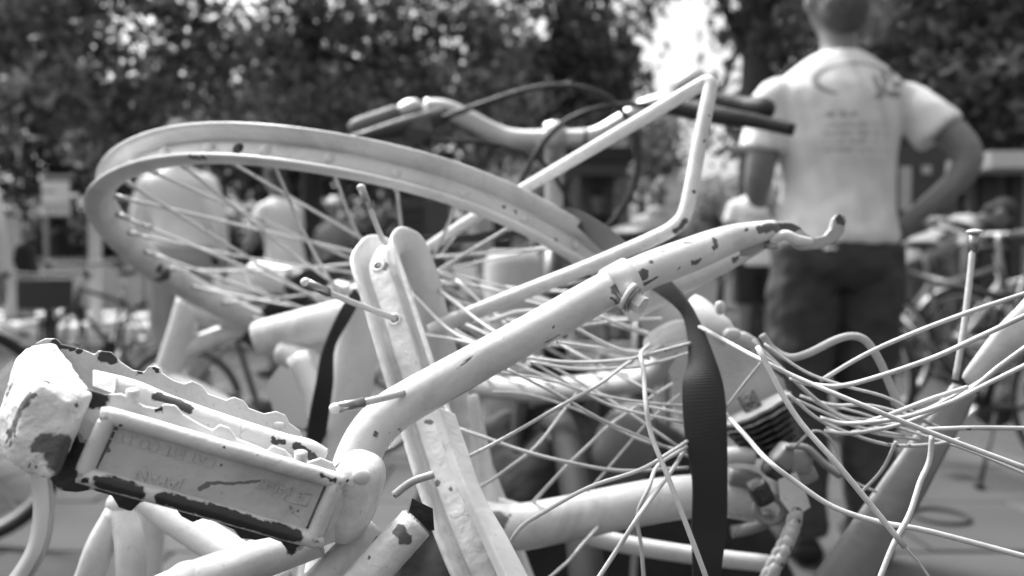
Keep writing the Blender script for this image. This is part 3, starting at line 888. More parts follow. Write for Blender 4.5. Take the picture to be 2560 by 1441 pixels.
sg = person('person in sunglasses and pale vest with white collar', at_px(1642, 7.6), 7.6, math.radians(172), 1.60, M_SKIN, M_HAIR, M_PALECLOTH, M_GREYCLOTH, hairstyle='long', voxel=.016)
for s in (-1, 1):
    link_mesh('lens', *ellipsoid((s * .032 * .914, .108 * .914, 1.65 * .914), .026, .008, .018, 12, 8), M_BLACK, sg, local=True)
link_mesh('collar', *torus((0, .02, 1.325), (0, -.5, 1), .085, .02, 28, 8), M_SHIRT, sg, local=True)
person('person in black top standing under the kiosk roof', at_px(1503, 9.45), 9.95 - .1, math.radians(180), 1.74, M_SKIN, M_HAIR, M_DARKCLOTH, M_PALECLOTH, sleeve='long', voxel=.018)
person('person in dark jacket walking by the pale poster board', at_px(66, 12.2), 12.2, math.radians(-95), 1.40, M_SKIN, M_HAIR_GREY, M_DARKCLOTH, M_GREYCLOTH, sleeve='long', voxel=.02)
person('person dressed all in white beside the black basket', at_px(-172, 3.3), 3.3, math.radians(20), 1.60, M_SKIN, M_HAIR, M_SHIRT, M_SHIRT, sleeve='long', voxel=.014)
person('person in white top leaning over a parked bicycle', at_px(2325, 6.0), 6.2, math.radians(-110), 1.66, M_SKIN, M_HAIR, M_PALECLOTH, M_TROUSER, lean=1.05,
       armR=[SHOULDER, (.24, .22, 1.22), (.2, .40, 1.10), (.18, .52, 1.08)], armL=[SHOULDER, (.24, .22, 1.22), (.2, .40, 1.10), (.18, .52, 1.08)], sleeve='short', voxel=.014)
# lettering across the woman's shirt
def text_mesh(txt, size, extrude, name):
    cu = bpy.data.curves.new(name, 'FONT'); cu.body = txt; cu.size = size; cu.extrude = extrude; cu.align_x = 'CENTER'; cu.align_y = 'CENTER'
    cu.resolution_u = 3
    ob = bpy.data.objects.new(name, cu); COL.objects.link(ob)
    dg = bpy.context.evaluated_depsgraph_get()
    me = bpy.data.meshes.new_from_object(ob.evaluated_get(dg))
    bpy.data.objects.remove(ob)
    V = [v.co.copy() for v in me.vertices]; Fc = [tuple(p.vertices) for p in me.polygons]
    bpy.data.meshes.remove(me)
    return V, Fc
tv, tf = text_mesh('TRANSITION', .05, .002, 'shirt_lettering')
wx = at_px(1908, 6.3)
pr_ = [o for o in bpy.data.objects if o.get('label', '').startswith('woman in white lettered')][0]
link_mesh('shirt_lettering', [Vector((-v.x, .139 - .6 * v.x * v.x + v.z, 1.215 + v.y)) for v in tv], tf, M_GREYCLOTH, pr_, local=True)

# ================================================================== BICYCLES STANDING ABOUT
def merge(o_list): return join_vf(*o_list)
def bicycle(label, x, y, heading, fm, steer=0.0, tyre=None, group='bicycles parked around the square', basket=False, scale=1.0, kick=True, spokes=14, saddle=True, bars=None):
    """town bicycle; rear hub at the origin's back, riding direction +x before turning"""
    t = thing('bicycle', label, 'bicycle', (x, y, GZ), group, heading)
    t.scale = (scale, scale, scale)
    bars = bars or M_SILVER
    R = .335
    bb = Vector((.43, 0, .28)); rear = Vector((0, 0, R)); seat = Vector((.28, 0, .80)); ht = Vector((.86, 0, .86)); hb = Vector((.90, 0, .70)); front = Vector((1.06, 0, R))
    L = dict(local=True)
    fr = merge([tube([bb, seat], .016, 10), tube([bb, hb], .019, 10), tube([seat + Vector((.03, 0, -.1)), ht + Vector((0.005, 0, -.03))], .016, 10), tube([ht, hb], .021, 12),
                tube([bb, rear + Vector((.0, .06, 0))], .010, 8), tube([bb, rear + Vector((0, -.06, 0))], .010, 8), tube([seat + Vector((.02, 0, -.06)), rear + Vector((0, .06, 0))], .008, 8), tube([seat + Vector((.02, 0, -.06)), rear + Vector((0, -.06, 0))], .008, 8)])
    link_mesh('frame', *fr, fm, t, **L)
    cs, sn_ = math.cos(steer), math.sin(steer)
    def st(v):
        d = Vector(v) - hb
        return hb + Vector((d.x * cs - d.y * sn_, d.x * sn_ + d.y * cs, d.z))
    fk = merge([tube([st(hb + Vector((0, .05, -.02))), st(hb + Vector((.05, .055, -.15))), st(front + Vector((0, .055, 0)))], [.014, .013, .009], 8), tube([st(hb + Vector((0, -.05, -.02))), st(hb + Vector((.05, -.055, -.15))), st(front + Vector((0, -.055, 0)))], [.014, .013, .009], 8), tube([hb + Vector((0, -.055, -.02)), hb + Vector((0, .055, -.02))], .017, 10)])
    link_mesh('fork', *fk, fm, t, **L)
    for c, isf in ((rear, False), (front, True)):
        def tf_(vf): return ([st(v) for v in vf[0]], vf[1]) if isf else vf
        w = link_mesh('wheel', *tf_(torus(c, (0, 1, 0), R - .035, .011, 40, 6)), M_SILVER, t, **L)
        link_mesh('tyre', *tf_(torus(c, (0, 1, 0), R - .017, .0185, 44, 8)), tyre or M_RUBBER, w, **L)
        link_mesh('hub', *tf_(cyl(c + Vector((0, -.05, 0)), c + Vector((0, .05, 0)), .02, 12)), M_SILVER, w, **L)
        for q in range(spokes):
            a = 2 * math.pi * q / spokes
            link_mesh('spoke', *tf_(tube([c + Vector((.02 * math.cos(a + 1.3), .028 * (1 if q % 2 else -1), .02 * math.sin(a + 1.3))), c + Vector(((R - .04) * math.cos(a), 0, (R - .04) * math.sin(a)))], .0016, 4)), M_SILVER, w, **L)
        mgp = [c + Vector((-(R + .03) * math.cos(a), 0, (R + .03) * math.sin(a))) for a in np.linspace(math.radians(5 if not isf else 40), math.radians(105 if not isf else 125), 10)]
        link_mesh('mudguard', *tf_(tube(mgp, .026, 8, 2, flat=.25)), fm, t, **L)
    stem = link_mesh('stem', *tube([ht, ht + Vector((-.02, 0, .14)), ht + Vector((.03, 0, .17))], .013, 10), M_SILVER, t, **L)
    hbp = [(-.16, .29, .15), (-.05, .27, .19), (.02, .14, .17), (.03, 0, .17), (.02, -.14, .17), (-.05, -.27, .19), (-.16, -.29, .15)]
    link_mesh('handlebar', *tube([st(ht + Vector(p)) for p in hbp], .0115, 10), bars, t, **L)
    for s in (1, -1):
        link_mesh('grip', *tube([st(ht + Vector((-.18, s * .293, .143))), st(ht + Vector((-.06, s * .275, .188)))], .017, 10), M_BLACK, t, **L)
        link_mesh('brake_lever', *tube([st(ht + Vector((.0, s * .25, .165))), st(ht + Vector((-.1, s * .30, .13)))], .007, 8), M_BLACK, t, **L)
    link_mesh('seat_post', *tube([seat, seat + Vector((-.03, 0, .14))], .0135, 10), M_SILVER, t, **L)
    sd_ = loft([(0, 0, 0, .01, .01), (0, 0, .01, .12, .07), (0, 0, .035, .13, .075), (0, 0, .05, .09, .05)], 18)
    sv = []
    for v in sd_[0]:
        taper = 1.0 if v.x < 0 else max(.28, 1 - v.x * 7)
        sv.append(seat + Vector((-.05 + v.x, v.y * taper, .13 + v.z)))
    link_mesh('saddle', sv, sd_[1], M_BLACK, t, **L)
    link_mesh('chainring', *cyl(bb + Vector((0, -.05, 0)), bb + Vector((0, -.056, 0)), .09, 24), M_DARKSTEEL, t, **L)
    for s in (1, -1):
        e = bb + Vector((s * .12, s * .075, -s * .12))
        link_mesh('crank', *tube([bb + Vector((0, s * .06, 0)), e], .010, 8), M_SILVER, t, **L)
        link_mesh('pedal', *[[e + Vector((v.x, v.y + s * .05, v.z)) for v in box(-.04, .04, -.045, .045, -.012, .012)[0]], box(0, 1, 0, 1, 0, 1)[1]], M_BLACK, t, smooth=False, **L)
    if kick:
        link_mesh('kickstand', *tube([bb + Vector((-.06, .03, -.02)), Vector((.33, .2, .0))], [.009, .008], 8), M_BLACK, t, **L)
        link_mesh('rubber_foot', *ellipsoid((.33, .2, .012), .02, .02, .014, 12, 8), M_RUBBER, t, **L)
    if basket:
        bkv = box(1.0, 1.28, -.18, .18, .78, 1.0)
        b0 = link_mesh('basket', *bkv, M_BLACK, t, smooth=False, **L)
    return t

M_BFRAME_DARK = mat('dark frame enamel', 0.025, 0.3, 0, 0.1, 5)
M_BFRAME_GREY = mat('grey frame enamel', 0.16, 0.3, 0.2, 0.1, 5)
M_BFRAME_WHITE = mat('white frame enamel', 0.72, 0.3, 0, 0.06, 5)
R_ = math.radians
bicycle('black bicycle facing us, front wheel on the paving by the road', at_px(215, 5.3), 6.1, R_(-98), M_BFRAME_DARK, steer=.25, scale=.82, bars=M_BLACK)
bicycle('black bicycle with a square black basket beside the person in white', at_px(10, 4.9), 5.4, R_(-62), M_BFRAME_DARK, basket=True, group=None, scale=.76, bars=M_BLACK)
bicycle('dark bicycle half hidden behind the white frame lug, side on', at_px(400, 3.2), 3.4, R_(8), M_BFRAME_DARK, scale=.74, bars=M_BLACK)
bicycle('dark bicycle whose rubber kickstand foot rests near the cable loop', 2.10, 2.82, R_(119), M_BFRAME_DARK)
bicycle('grey bicycle behind the man with its handlebar turned', at_px(2290, 4.3), 4.6, R_(20), M_BFRAME_GREY, steer=.4)
bicycle('pale bicycle in the row under the kiosk canopy', at_px(2400, 5.6), 5.6, R_(5), M_BFRAME_WHITE)
bicycle('dark bicycle in the row behind the pale one', at_px(2200, 6.4), 6.4, R_(12), M_BFRAME_DARK, steer=-.3)
bicycle('dark bicycle standing beyond the taped bar and news rack', at_px(1010, 5.0), 5.2, R_(15), M_BFRAME_DARK)
bicycle('grey bicycle with black tyres behind the pale hanging mudguard', -2.72, 2.35, R_(2), M_BFRAME_GREY)
# loop of cable dropped on the paving
lc = P(2352, 1290, 1); dcam = Vector((0, 0, CAM_Z)); dd_ = (lc - dcam); tt_ = (CAM_Z - GZ - .006) / -dd_.z
lc = dcam + dd_ * tt_
single('cable_loop', torus(lc, (0, 0, 1), .085, .0065, 40, 8), M_RUBBER, 'dark loop of cable lying on the paving slabs', 'cable')

# ================================================================== THE PILE OF WHITE PAINTED BICYCLE PARTS
from mathutils.bvhtree import BVHTree
EYE = Vector((0, 0, CAM_Z))
def chips_on(vf, lst):
    """bare patches, and the shade painted for one recess: (x, y, radius in picture pixels) found on the surface itself"""
    tree_ = BVHTree.FromPolygons([tuple(v) for v in vf[0]], vf[1])
    out = []
    full = []
    for e in lst:
        if len(e) == 3: full.append(e); continue
        x0, y0, x1, y1, r = e                       # a scratch or stroke from one place to another
        m_ = max(2, int(math.hypot(x1 - x0, y1 - y0) / (r * .9)))
        full += [(x0 + (x1 - x0) * i / m_, y0 + (y1 - y0) * i / m_, r) for i in range(m_ + 1)]
    for (x, y, r) in full:
        d = (P(x, y, 1.0) - EYE).normalized()
        hit = tree_.ray_cast(EYE, d)
        p = hit[0]
        if p is None:
            q = tree_.find_nearest(P(x, y, .3)); p = q[0]
        out.append((p, r * (p - EYE).length / F_PX))
    return out
def subdiv(vf, n=1):
    return vf

# ------------------------------------------------------------------ pedal
pd = thing('bicycle_pedal', 'white painted pedal with embossed reflector, paint flaking off black plastic', 'pedal', P(480, 1150, .29))
atN, nN = px_plane((190, 1185, .266), (845, 1205, .288), (272, 1030, .270))
near_out = [(96, 1010), (120, 972), (160, 964), (228, 976), (262, 986), (300, 984), (330, 1000), (360, 1016), (392, 1022), (410, 1010), (438, 1014), (456, 1036), (500, 1062), (530, 1076), (548, 1062), (572, 1070), (592, 1098), (650, 1120), (668, 1128),
            (680, 1114), (712, 1126), (735, 1148), (770, 1156), (802, 1146), (832, 1158), (852, 1196), (864, 1232), (832, 1322), (802, 1362), (772, 1358), (752, 1378), (724, 1384), (702, 1356), (672, 1346), (640, 1352), (602, 1348), (584, 1326), (540, 1306), (505, 1298), (482, 1308), (452, 1292),
            (432, 1264), (380, 1250), (350, 1258), (326, 1280), (296, 1270), (278, 1240), (226, 1226), (190, 1232), (150, 1228), (122, 1202), (100, 1120)]
near_vf = plate(near_out, atN, nN, .0032, .0062)
nchips = [(215, 990, 26), (243, 992, 26), (190, 984, 14), (150, 1110, 40), (175, 1140, 40), (112, 1105, 20), (165, 1175, 34), (190, 1210, 25), (395, 1022, 10), (270, 1225, 350, 1245, 26), (320, 1262, 24), (430, 1262, 720, 1352, 30), (728, 1372, 16), (735, 1140, 10), (760, 1352, 14)]
M_PEDAL_N = paint('pedal cage paint', 0.8, chips_on(near_vf, nchips), 0.03, 160, .022, jag=0.0074, jscale=161, lump=.5)
bevel(link_mesh('cage_plate', *near_vf, M_PEDAL_N, pd, False), .0007, 3)
rail = [(290, 1044), (560, 1122), (828, 1198), (838, 1214), (812, 1278), (786, 1338), (772, 1346), (500, 1268), (226, 1192), (212, 1180), (238, 1116), (270, 1052)]
rp = [tuple(atN(x, y, .0022)) for x, y in rail]
def rail_tube(pts, r, flat):
    q = [np.array(p) for p in catmull(pts, 5, True)]
    V, Fc = [], []; N_ = len(q); seg = 14
    cen = sum(q) / N_
    for i in range(N_):
        t = q[(i + 1) % N_] - q[i - 1]; t /= np.linalg.norm(t)
        u = np.array(nN); w = np.cross(t, u); w /= np.linalg.norm(w)
        for k in range(seg):
            a_ = 2 * math.pi * k / seg
            V.append(Vector(q[i] + w * r * math.copysign(abs(math.cos(a_)) ** .8, math.cos(a_)) + u * r * flat * math.sin(a_)))
    for i in range(N_):
        j = (i + 1) % N_
        for k in range(seg): Fc.append((i * seg + k, i * seg + (k + 1) % seg, j * seg + (k + 1) % seg, j * seg + k))
    return V, Fc
bez_vf = rail_tube(rp, .0030, 1.25)
M_BEZEL = paint('pedal bezel paint', 0.8, chips_on(bez_vf, [(245, 1196, 8), (255, 1200, 8), (806, 1192, 840, 1198, 6), (300, 1066, 5), (262, 1206, 345, 1230, 17), (410, 1248, 738, 1340, 17), (210, 1198, 7), (620, 1138, 640, 1146, 3), (560, 1120, 3)]), 0.02, 120, .03, jag=.006, jscale=190, lump=.5)
bz_o = link_mesh('reflector_frame', *bez_vf, M_BEZEL, pd)
pan = plate([(299, 1065), (811, 1213), (760, 1331), (242, 1175)], atN, nN, .003, .0030)
M_PANEL_W = paint('reflector paint', 0.62, chips_on(pan, [(269, 1124, 6), (554, 1164, 3.5), (238, 1178, 7), (500, 1222, 518, 1214, 6), (518, 1208, 580, 1210, 4), (580, 1210, 648, 1203, 3.5), (724, 1270, 3), (745, 1278, 3)]), 0.0, 100, .16, .4, jag=0.0025, jscale=248, lump=.5)
pan_o = link_mesh('reflector', *pan, M_PANEL_W, pd, False)
# the moulded lettering stands upside down, as the pedal hangs
eu = (atN(811, 1213, .003) - atN(299, 1065, .003)).normalized()
ev = (atN(299, 1065, .003) - atN(242, 1175, .003)); ev = (ev - eu * ev.dot(eu)).normalized()
def emboss(txt, x, y, size, parent, h=.0006):
    V, Fc = text_mesh(txt, size, h, 'lettering')
    c = atN(x, y, .0030)
    return link_mesh('lettering', [c - eu * v.x - ev * v.y - nN * v.z for v in V], Fc, M_PANEL_W, parent, False)
emboss('CAT EYE CO.,LTD.', 400, 1120, .0046, pan_o)
emboss('JAPAN', 395, 1200, .0055, pan_o)
emboss('14047', 688, 1216, .0052, pan_o)
emboss('B', 752, 1238, .0042, pan_o)
def bar_on(x0, y0, x1, y1, w=.0003):
    a, b = atN(x0, y0, .0030), atN(x1, y1, .0030)
    return tube([a, b], w, 6)
for q in (((724, 1222), (780, 1238)), ((780, 1238), (765, 1266)), ((765, 1266), (709, 1250)), ((709, 1250), (724, 1222))):
    link_mesh('box_line', *bar_on(*q[0], *q[1]), M_PANEL_W, pan_o)
link_mesh('pip', *ellipsoid(atN(725, 1271, .003), .0006, .0005, .0006, 10, 6), M_PANEL_W, pan_o)

atF, nF = px_plane((110, 850, .316), (750, 1080, .336), (120, 960, .314))
far_out = [(88, 858), (112, 846), (138, 846), (152, 860), (205, 873), (236, 886), (246, 876), (276, 880), (300, 904), (330, 924), (360, 930), (372, 914), (398, 919), (404, 932), (432, 950), (460, 960), (480, 952), (505, 964), (520, 984), (565, 1000), (585, 992), (610, 1002), (622, 1020), (660, 1034), (690, 1028), (715, 1038), (724, 1058), (750, 1076), (758, 1096), (740, 1124), (660, 1120), (400, 1068), (200, 1000), (90, 960)]
far_vf = plate(far_out, atF, nF, .003)
M_PEDAL_F = paint('pedal far cage paint', 0.8, chips_on(far_vf, [(262, 888, 14), (280, 896, 13), (180, 868, 9), (200, 876, 8), (160, 864, 9), (140, 862, 12), (345, 932, 6), (368, 918, 6), (388, 922, 5)]), 0.02, 160, .03, jag=0.0063, jscale=173, lump=.5)
fp = bevel(link_mesh('cage_plate', *far_vf, M_PEDAL_F, pd, False), .0006, 3)
bar_vf = tube(PS([(246, 958, .296), (330, 980, .298), (420, 1016, .300), (560, 1066, .303), (700, 1112, .307), (760, 1132, .309), (800, 1154, .311)]), [.0044, .0045, .0043, .0044, .0047, .0056, .0056], 24, 6)
M_BARREL = paint('pedal barrel paint', 0.8, chips_on(bar_vf, [(395, 992, 470, 1022, 13), (685, 1100, 710, 1106, 8), (745, 1120, 782, 1142, 12)]), 0.02, 140, .05, jag=0.0063, jscale=161, lump=.4)
link_mesh('axle_barrel', *bar_vf, M_BARREL, pd)
link_mesh('barrel_boss', *hull(PS([(232, 925, .29), (292, 940, .292), (285, 985, .286), (232, 965, .284), (240, 925, .31), (296, 942, .312), (250, 990, .30), (300, 1000, .30)])), M_BARREL, pd, False).name
blk_pts = PS([(112, 851, .322), (62, 868, .314), (34, 905, .298), (8, 985, .286), (-14, 1060, .276), (0, 1140, .266), (58, 1188, .259), (122, 1202, .258), (150, 1185, .262), (170, 1090, .262), (172, 1010, .264), (150, 968, .268), (100, 960, .264), (236, 985, .274), (60, 1000, .262), (40, 1090, .259), (150, 900, .312), (135, 850, .322)])
blk_vf = hull(blk_pts)
M_BLOCK = paint('pedal end paint', 0.8, chips_on(blk_vf, [(22, 1085, 64, 992, 14), (15, 1098, 10), (28, 1118, 9), (26, 1090, 8), (128, 875, 10), (120, 895, 9), (95, 890, 6), (138, 860, 10), (70, 868, 7), (105, 1108, 165, 1110, 20), (150, 1130, 165, 1190, 30), (80, 985, 7), (100, 968, 6)]), 0.115, 110, .10, jag=0.0095, jscale=142, lump=1.0)  # first stroke paints in the shade of the end recess, the rest are chips
bo_ = link_mesh('end_block', *blk_vf, M_BLOCK, pd, True)
remesh(bo_, .0007, 14, .7)
tx = bpy.data.textures.new('lumps', 'CLOUDS'); tx.noise_scale = .012; tx.noise_depth = 3
dpm = bo_.modifiers.new('lump', 'DISPLACE'); dpm.texture = tx; dpm.strength = .0016; dpm.texture_coords = 'LOCAL'
# rounded inner end
Rc = Matrix.Rotation(math.radians(20), 3, 'Y')
cup_vf = ellipsoid(P(880, 1240, .308), .0105, .015, .0172, 28, 18, Rc, .72)
M_CUP = paint('pedal end cup paint', 0.8, chips_on(cup_vf, [(822, 1150, 10), (838, 1168, 8), (856, 1196, 7), (868, 1204, 5), (828, 1142, 8)]), 0.0, 100, .03, jag=0.0063, jscale=186, lump=.45)
link_mesh('end_cup', *cup_vf, M_CUP, pd)
link_mesh('dome', *ellipsoid(P(904, 1192, .2945), .0035, .0022, .0030, 16, 10), M_CUP, pd)
link_mesh('end_web', *hull(PS([(820, 1190, .292), (862, 1180, .298), (880, 1330, .302), (800, 1372, .292), (770, 1358, .293), (850, 1240, .29), (860, 1330, .32), (790, 1372, .315)])), M_CUP, pd, False)
for (x, y, d, r, h) in ((331, 985, .279, .0022, .004), (752, 1140, .290, .0024, .004)):
    c = P(x, y, d)
    up = camdir((.15, .95, -.25)).normalized()
    link_mesh('bolt', *cyl(c - up * h, c + up * h * .35, r, 16), M_PEDAL_N, pd)
link_mesh('rivet', *ellipsoid(atF(697, 1064, -.0006), .0028, .0012, .0016, 16, 8), M_PEDAL_F, pd)

# ------------------------------------------------------------------ crank arm under the pedal
cr_vf = tube(PS([(800, 1345, .312), (720, 1370, .310), (600, 1415, .306), (480, 1462, .302), (330, 1530, .300)]), [.0086, .0095, .0098, .0105, .011], 22, 6, flat=.8)
ca = thing('crank_arm', 'thick white crank arm slanting down from the flaking pedal', 'crank', P(480, 1480, .3))
link_mesh('arm', *cr_vf, paint('crank paint', .8, chips_on(cr_vf, [(728, 1372, 14)]), 0.02, 60, .03, jag=0.0063, jscale=186), ca)
link_mesh('boss', *ellipsoid(P(470, 1458, .30), .009, .010, .008, 20, 12), M_WHITE_CLEAN, ca)
link_mesh('axle', *cyl(P(330, 1540, .30), P(500, 1700, .36), .012, 18), M_WHITE_CLEAN, ca)

# ------------------------------------------------------------------ axle peg with dark nut
pg = thing('axle_peg', 'stub of white axle with flat worn end and dark nut', 'axle', P(960, 1480, .30))
peg_vf = tube(PS([(870, 1500, .288), (945, 1412, .293), (1000, 1352, .297), (1040, 1308, .300)]), [.0070, .0070, .0069, .0068], 26, 4)
link_mesh('stub', *peg_vf, paint('peg paint', .78, chips_on(peg_vf, [(1000, 1328, 16), (1010, 1345, 12), (1020, 1350, 9), (920, 1392, 4)]), .02, 160, .09, jag=0.0042, jscale=217, lump=.8), pg)
dirp = (P(1040, 1308, .300) - P(945, 1412, .293)).normalized()
link_mesh('end_face', *cyl(P(1040, 1308, .300) - dirp * .0008, P(1040, 1308, .300) + dirp * .0007, .0063, 24), mat('worn grey paint', .33, .6, 0, .3, 260, .8, 500), pg)
link_mesh('nut', *hull(PS([(1030, 1246, .318), (1082, 1272, .318), (1086, 1326, .318), (1060, 1330, .318), (1020, 1290, .318), (1030, 1246, .328), (1082, 1272, .328), (1086, 1326, .328), (1040, 1330, .328)])), M_BLACK, pg, False)
link_mesh('collar', *tube(PS([(770, 1500, .312), (850, 1415, .315), (900, 1360, .318), (940, 1325, .322)]), [.0078, .0076, .007, .005], 22, 5), M_WHITE_CLEAN, pg)
link_mesh('seam', *tube(PS([(862, 1452, .2905), (905, 1402, .2935), (945, 1345, .3)]), .0009, 8, 4), M_BLACK, pg)

# ------------------------------------------------------------------ front fork lying across everything
fk = thing('front_fork', 'long white fork blade with clamp and bent dark dropout', 'fork', P(880, 1330, .36))
fk_vf = tube(PS([(815, 1450, .352), (845, 1320, .356), (876, 1200, .360), (912, 1108, .365), (968, 1040, .370), (1060, 982, .375), (1300, 848, .385), (1560, 704, .402), (1720, 640, .425), (1830, 598, .445), (1935, 572, .455)]),
             [.0100, .0100, .0101, .0101, .0101, .0098, .0092, .0092, .0094, .0080, .0050], 32, 8)
fdir = P(1560, 704, .402) - P(1060, 982, .375)
M_FORK = paint('fork paint', .8, chips_on(fk_vf, [(998, 1074, 1010, 1098, 6), (1530, 748, 1545, 760, 6), (1525, 775, 4), (1786, 600, 1790, 618, 7), (1815, 648, 1960, 600, 15), (1900, 572, 1990, 565, 12), (1730, 662, 1750, 650, 5)]), 0.0, 60, .10, jag=0.0088, jscale=148, scratches=.075, sdir=fdir)
link_mesh('blade', *fk_vf, M_FORK, fk)
bl2 = tube(PS([(1560, 775, .50), (1690, 704, .50), (1800, 652, .5), (1885, 612, .497), (1950, 592, .49)]), [.0094, .0094, .0086, .0065, .003], 24, 6)
link_mesh('blade', *bl2, paint('second blade paint', .8, chips_on(bl2, [(1838, 652, 7), (1920, 612, 14), (1900, 640, 10)]), 0, 60, .10), fk)
atD, nD = px_plane((1850, 600, .452), (2110, 560, .462), (1950, 640, .455))
drop = [(1850, 590), (1880, 566), (1930, 553), (1975, 554), (2000, 566), (2018, 584), (2040, 594), (2064, 588), (2078, 572), (2084, 548), (2096, 534), (2112, 536), (2118, 550), (2112, 580), (2092, 606), (2056, 622), (2010, 626), (1990, 618), (1984, 606), (1960, 596), (1930, 602), (1915, 618), (1880, 640), (1850, 640)]
dr_vf = plate(drop, atD, nD, .0045)
M_DROP = paint('dropout paint', .42, chips_on(dr_vf, [(1880, 578, 1990, 568, 12), (2098, 540, 2104, 556, 10)]), .10, 130, .07, jag=0.0084, lump=.8)
bevel(link_mesh('dropout', *dr_vf, M_DROP, fk, False), .0012, 3)
link_mesh('dropout_lip', *tube(PS([(1925, 604, .452), (1960, 588, .450), (1992, 600, .450), (2030, 604, .452)]), [.002, .003, .003, .002], 12, 5), M_WHITE, fk)
link_mesh('dropout_bolt', *ellipsoid(P(1930, 616, .452), .0035, .0025, .0022, 14, 8), M_DROP, fk)
d1 = fdir.normalized()
cc = P(1552, 708, .4015)
cl_vf = tube([cc - d1 * .0065, cc + d1 * .0065], .0107, 32)
clo = link_mesh('clamp_band', *cl_vf, M_WHITE_WORN, fk)
dn = camdir((.45, -.85, -.35)).normalized()
def around(c, u, r, h, seg=24): return cyl(c - u * h, c + u * h, r, seg)
b0 = P(1580, 748, .392)
link_mesh('clamp_ear', *hull([cc + dn * .008 + d1 * s1 + camdir((0, 0, s2)) for s1 in (-.006, .006) for s2 in (-.004, .004)] + [b0 + d1 * s1 + dn * .004 + camdir((0, 0, s2)) for s1 in (-.005, .005) for s2 in (-.003, .003)]), M_WHITE_WORN, fk, False)
ba = camdir((.75, -.45, -.3)).normalized()
link_mesh('washer', *around(P(1572, 742, .39), ba, .0072, .0012), M_WHITE, fk)
link_mesh('spring_washer', *around(P(1580, 750, .39), ba, .0068, .0009), M_BARE, fk)
link_mesh('nut', *cyl(P(1584, 752, .39), P(1608, 766, .387), .0048, 6), M_WHITE_CLEAN, fk, False)
link_mesh('ear_slot', *tube(PS([(1540, 730, .391), (1560, 752, .389), (1590, 736, .389)]), .0009, 8, 4), M_BARE, fk)

# ------------------------------------------------------------------ bent carrier rod
rd_pts = [(1075, 830, .50), (1150, 795, .50), (1320, 727, .50), (1480, 664, .50), (1640, 594, .50), (1688, 566, .50), (1712, 535, .50), (1728, 470, .502), (1752, 340, .508), (1772, 240, .515), (1776, 215, .517), (1768, 206, .519), (1750, 214, .522), (1660, 266, .54), (1480, 372, .58), (1300, 478, .63), (1160, 560, .68), (1040, 640, .72)]
rd_vf = tube(PS(rd_pts), .0047, 16, 5)
rd = single('carrier_stay', rd_vf, paint('rod paint', .8, chips_on(rd_vf, [(1702, 568, 11), (1690, 578, 10), (1712, 555, 10), (1735, 480, 5), (1775, 290, 4), (1762, 350, 4)]), .0, 60, .06, jag=0.0063), 'slim white carrier rod bent to a sharp point above the fork', 'rod')

# ------------------------------------------------------------------ warped wheel without a tyre
C_A = P(0, 0, 1) * 0
cam_c = Vector((-.11910683, -.01228517, .79475307)); cam_n = Vector((-.21236577, -.90900932, -.35861238))
CA = EYE + camdir(cam_c); NA = camdir(cam_n).normalized()
e1 = NA.orthogonal().normalized(); e2 = NA.cross(e1)
RA = .272
wA = thing('wrecked_rim_and_spokes', 'tyreless white wheel rim tilted across the pile, spokes still in', 'wheel', CA)
path, rad, axs = [], [], []
NN = 144
for i in range(NN):
    a = 2 * math.pi * i / NN
    r = e1 * math.cos(a) + e2 * math.sin(a)
    wob = .0016 * math.sin(3 * a + 1) + .001 * math.sin(7 * a)
    path.append(CA + r * (RA + .0008 * math.sin(5 * a)) + NA * wob); rad.append(r); axs.append(NA)
rimA = rim_sweep(path, rad, axs, .00104, True)
M_RIMA = paint('rim paint', .8, chips_on(rimA, [(480, 395, 9), (495, 396, 9), (510, 395, 7), (400, 672, 12), (415, 690, 14), (395, 700, 10), (1260, 520, 6), (1390, 600, 6), (1290, 530, 5)]), .035, 85, .07, jag=0.0084)
rA = link_mesh('rim', *rimA, M_RIMA, wA)
def rim_angle(x, y):
    d = (P(x, y, 1) - EYE).normalized()
    t = (CA - EYE).dot(NA) / d.dot(NA)
    q = EYE + d * t - CA
    return math.atan2(q.dot(e2), q.dot(e1))
nips = [(520, 365), (660, 378), (815, 394), (985, 440), (1157, 487), (1315, 550), (1445, 612)]
a0 = rim_angle(*nips[0]); a1 = rim_angle(*nips[-1])
stepA = 2 * math.pi / 36
sgnA = 1 if ((a1 - a0 + math.pi) % (2 * math.pi) - math.pi) > 0 else -1
vh = rim_angle(593, 370)
av = vh; rv = e1 * math.cos(av) + e2 * math.sin(av)
link_mesh('valve_hole', *cyl(CA + rv * (RA - .004), CA + rv * (RA - .0028), .0042, 16), M_BLACK, rA)
hubA = link_mesh('hub', *tube([CA - NA * .042, CA - NA * .036, CA - NA * .034, CA - NA * .028, CA, CA + NA * .028, CA + NA * .034, CA + NA * .036, CA + NA * .042], [.010, .012, .028, .026, .014, .026, .028, .012, .010], 20, 1), M_WHITE, wA)
link_mesh('axle', *cyl(CA - NA * .065, CA + NA * .065, .0045, 12), M_WHITE, wA)
skip = {14, 29}
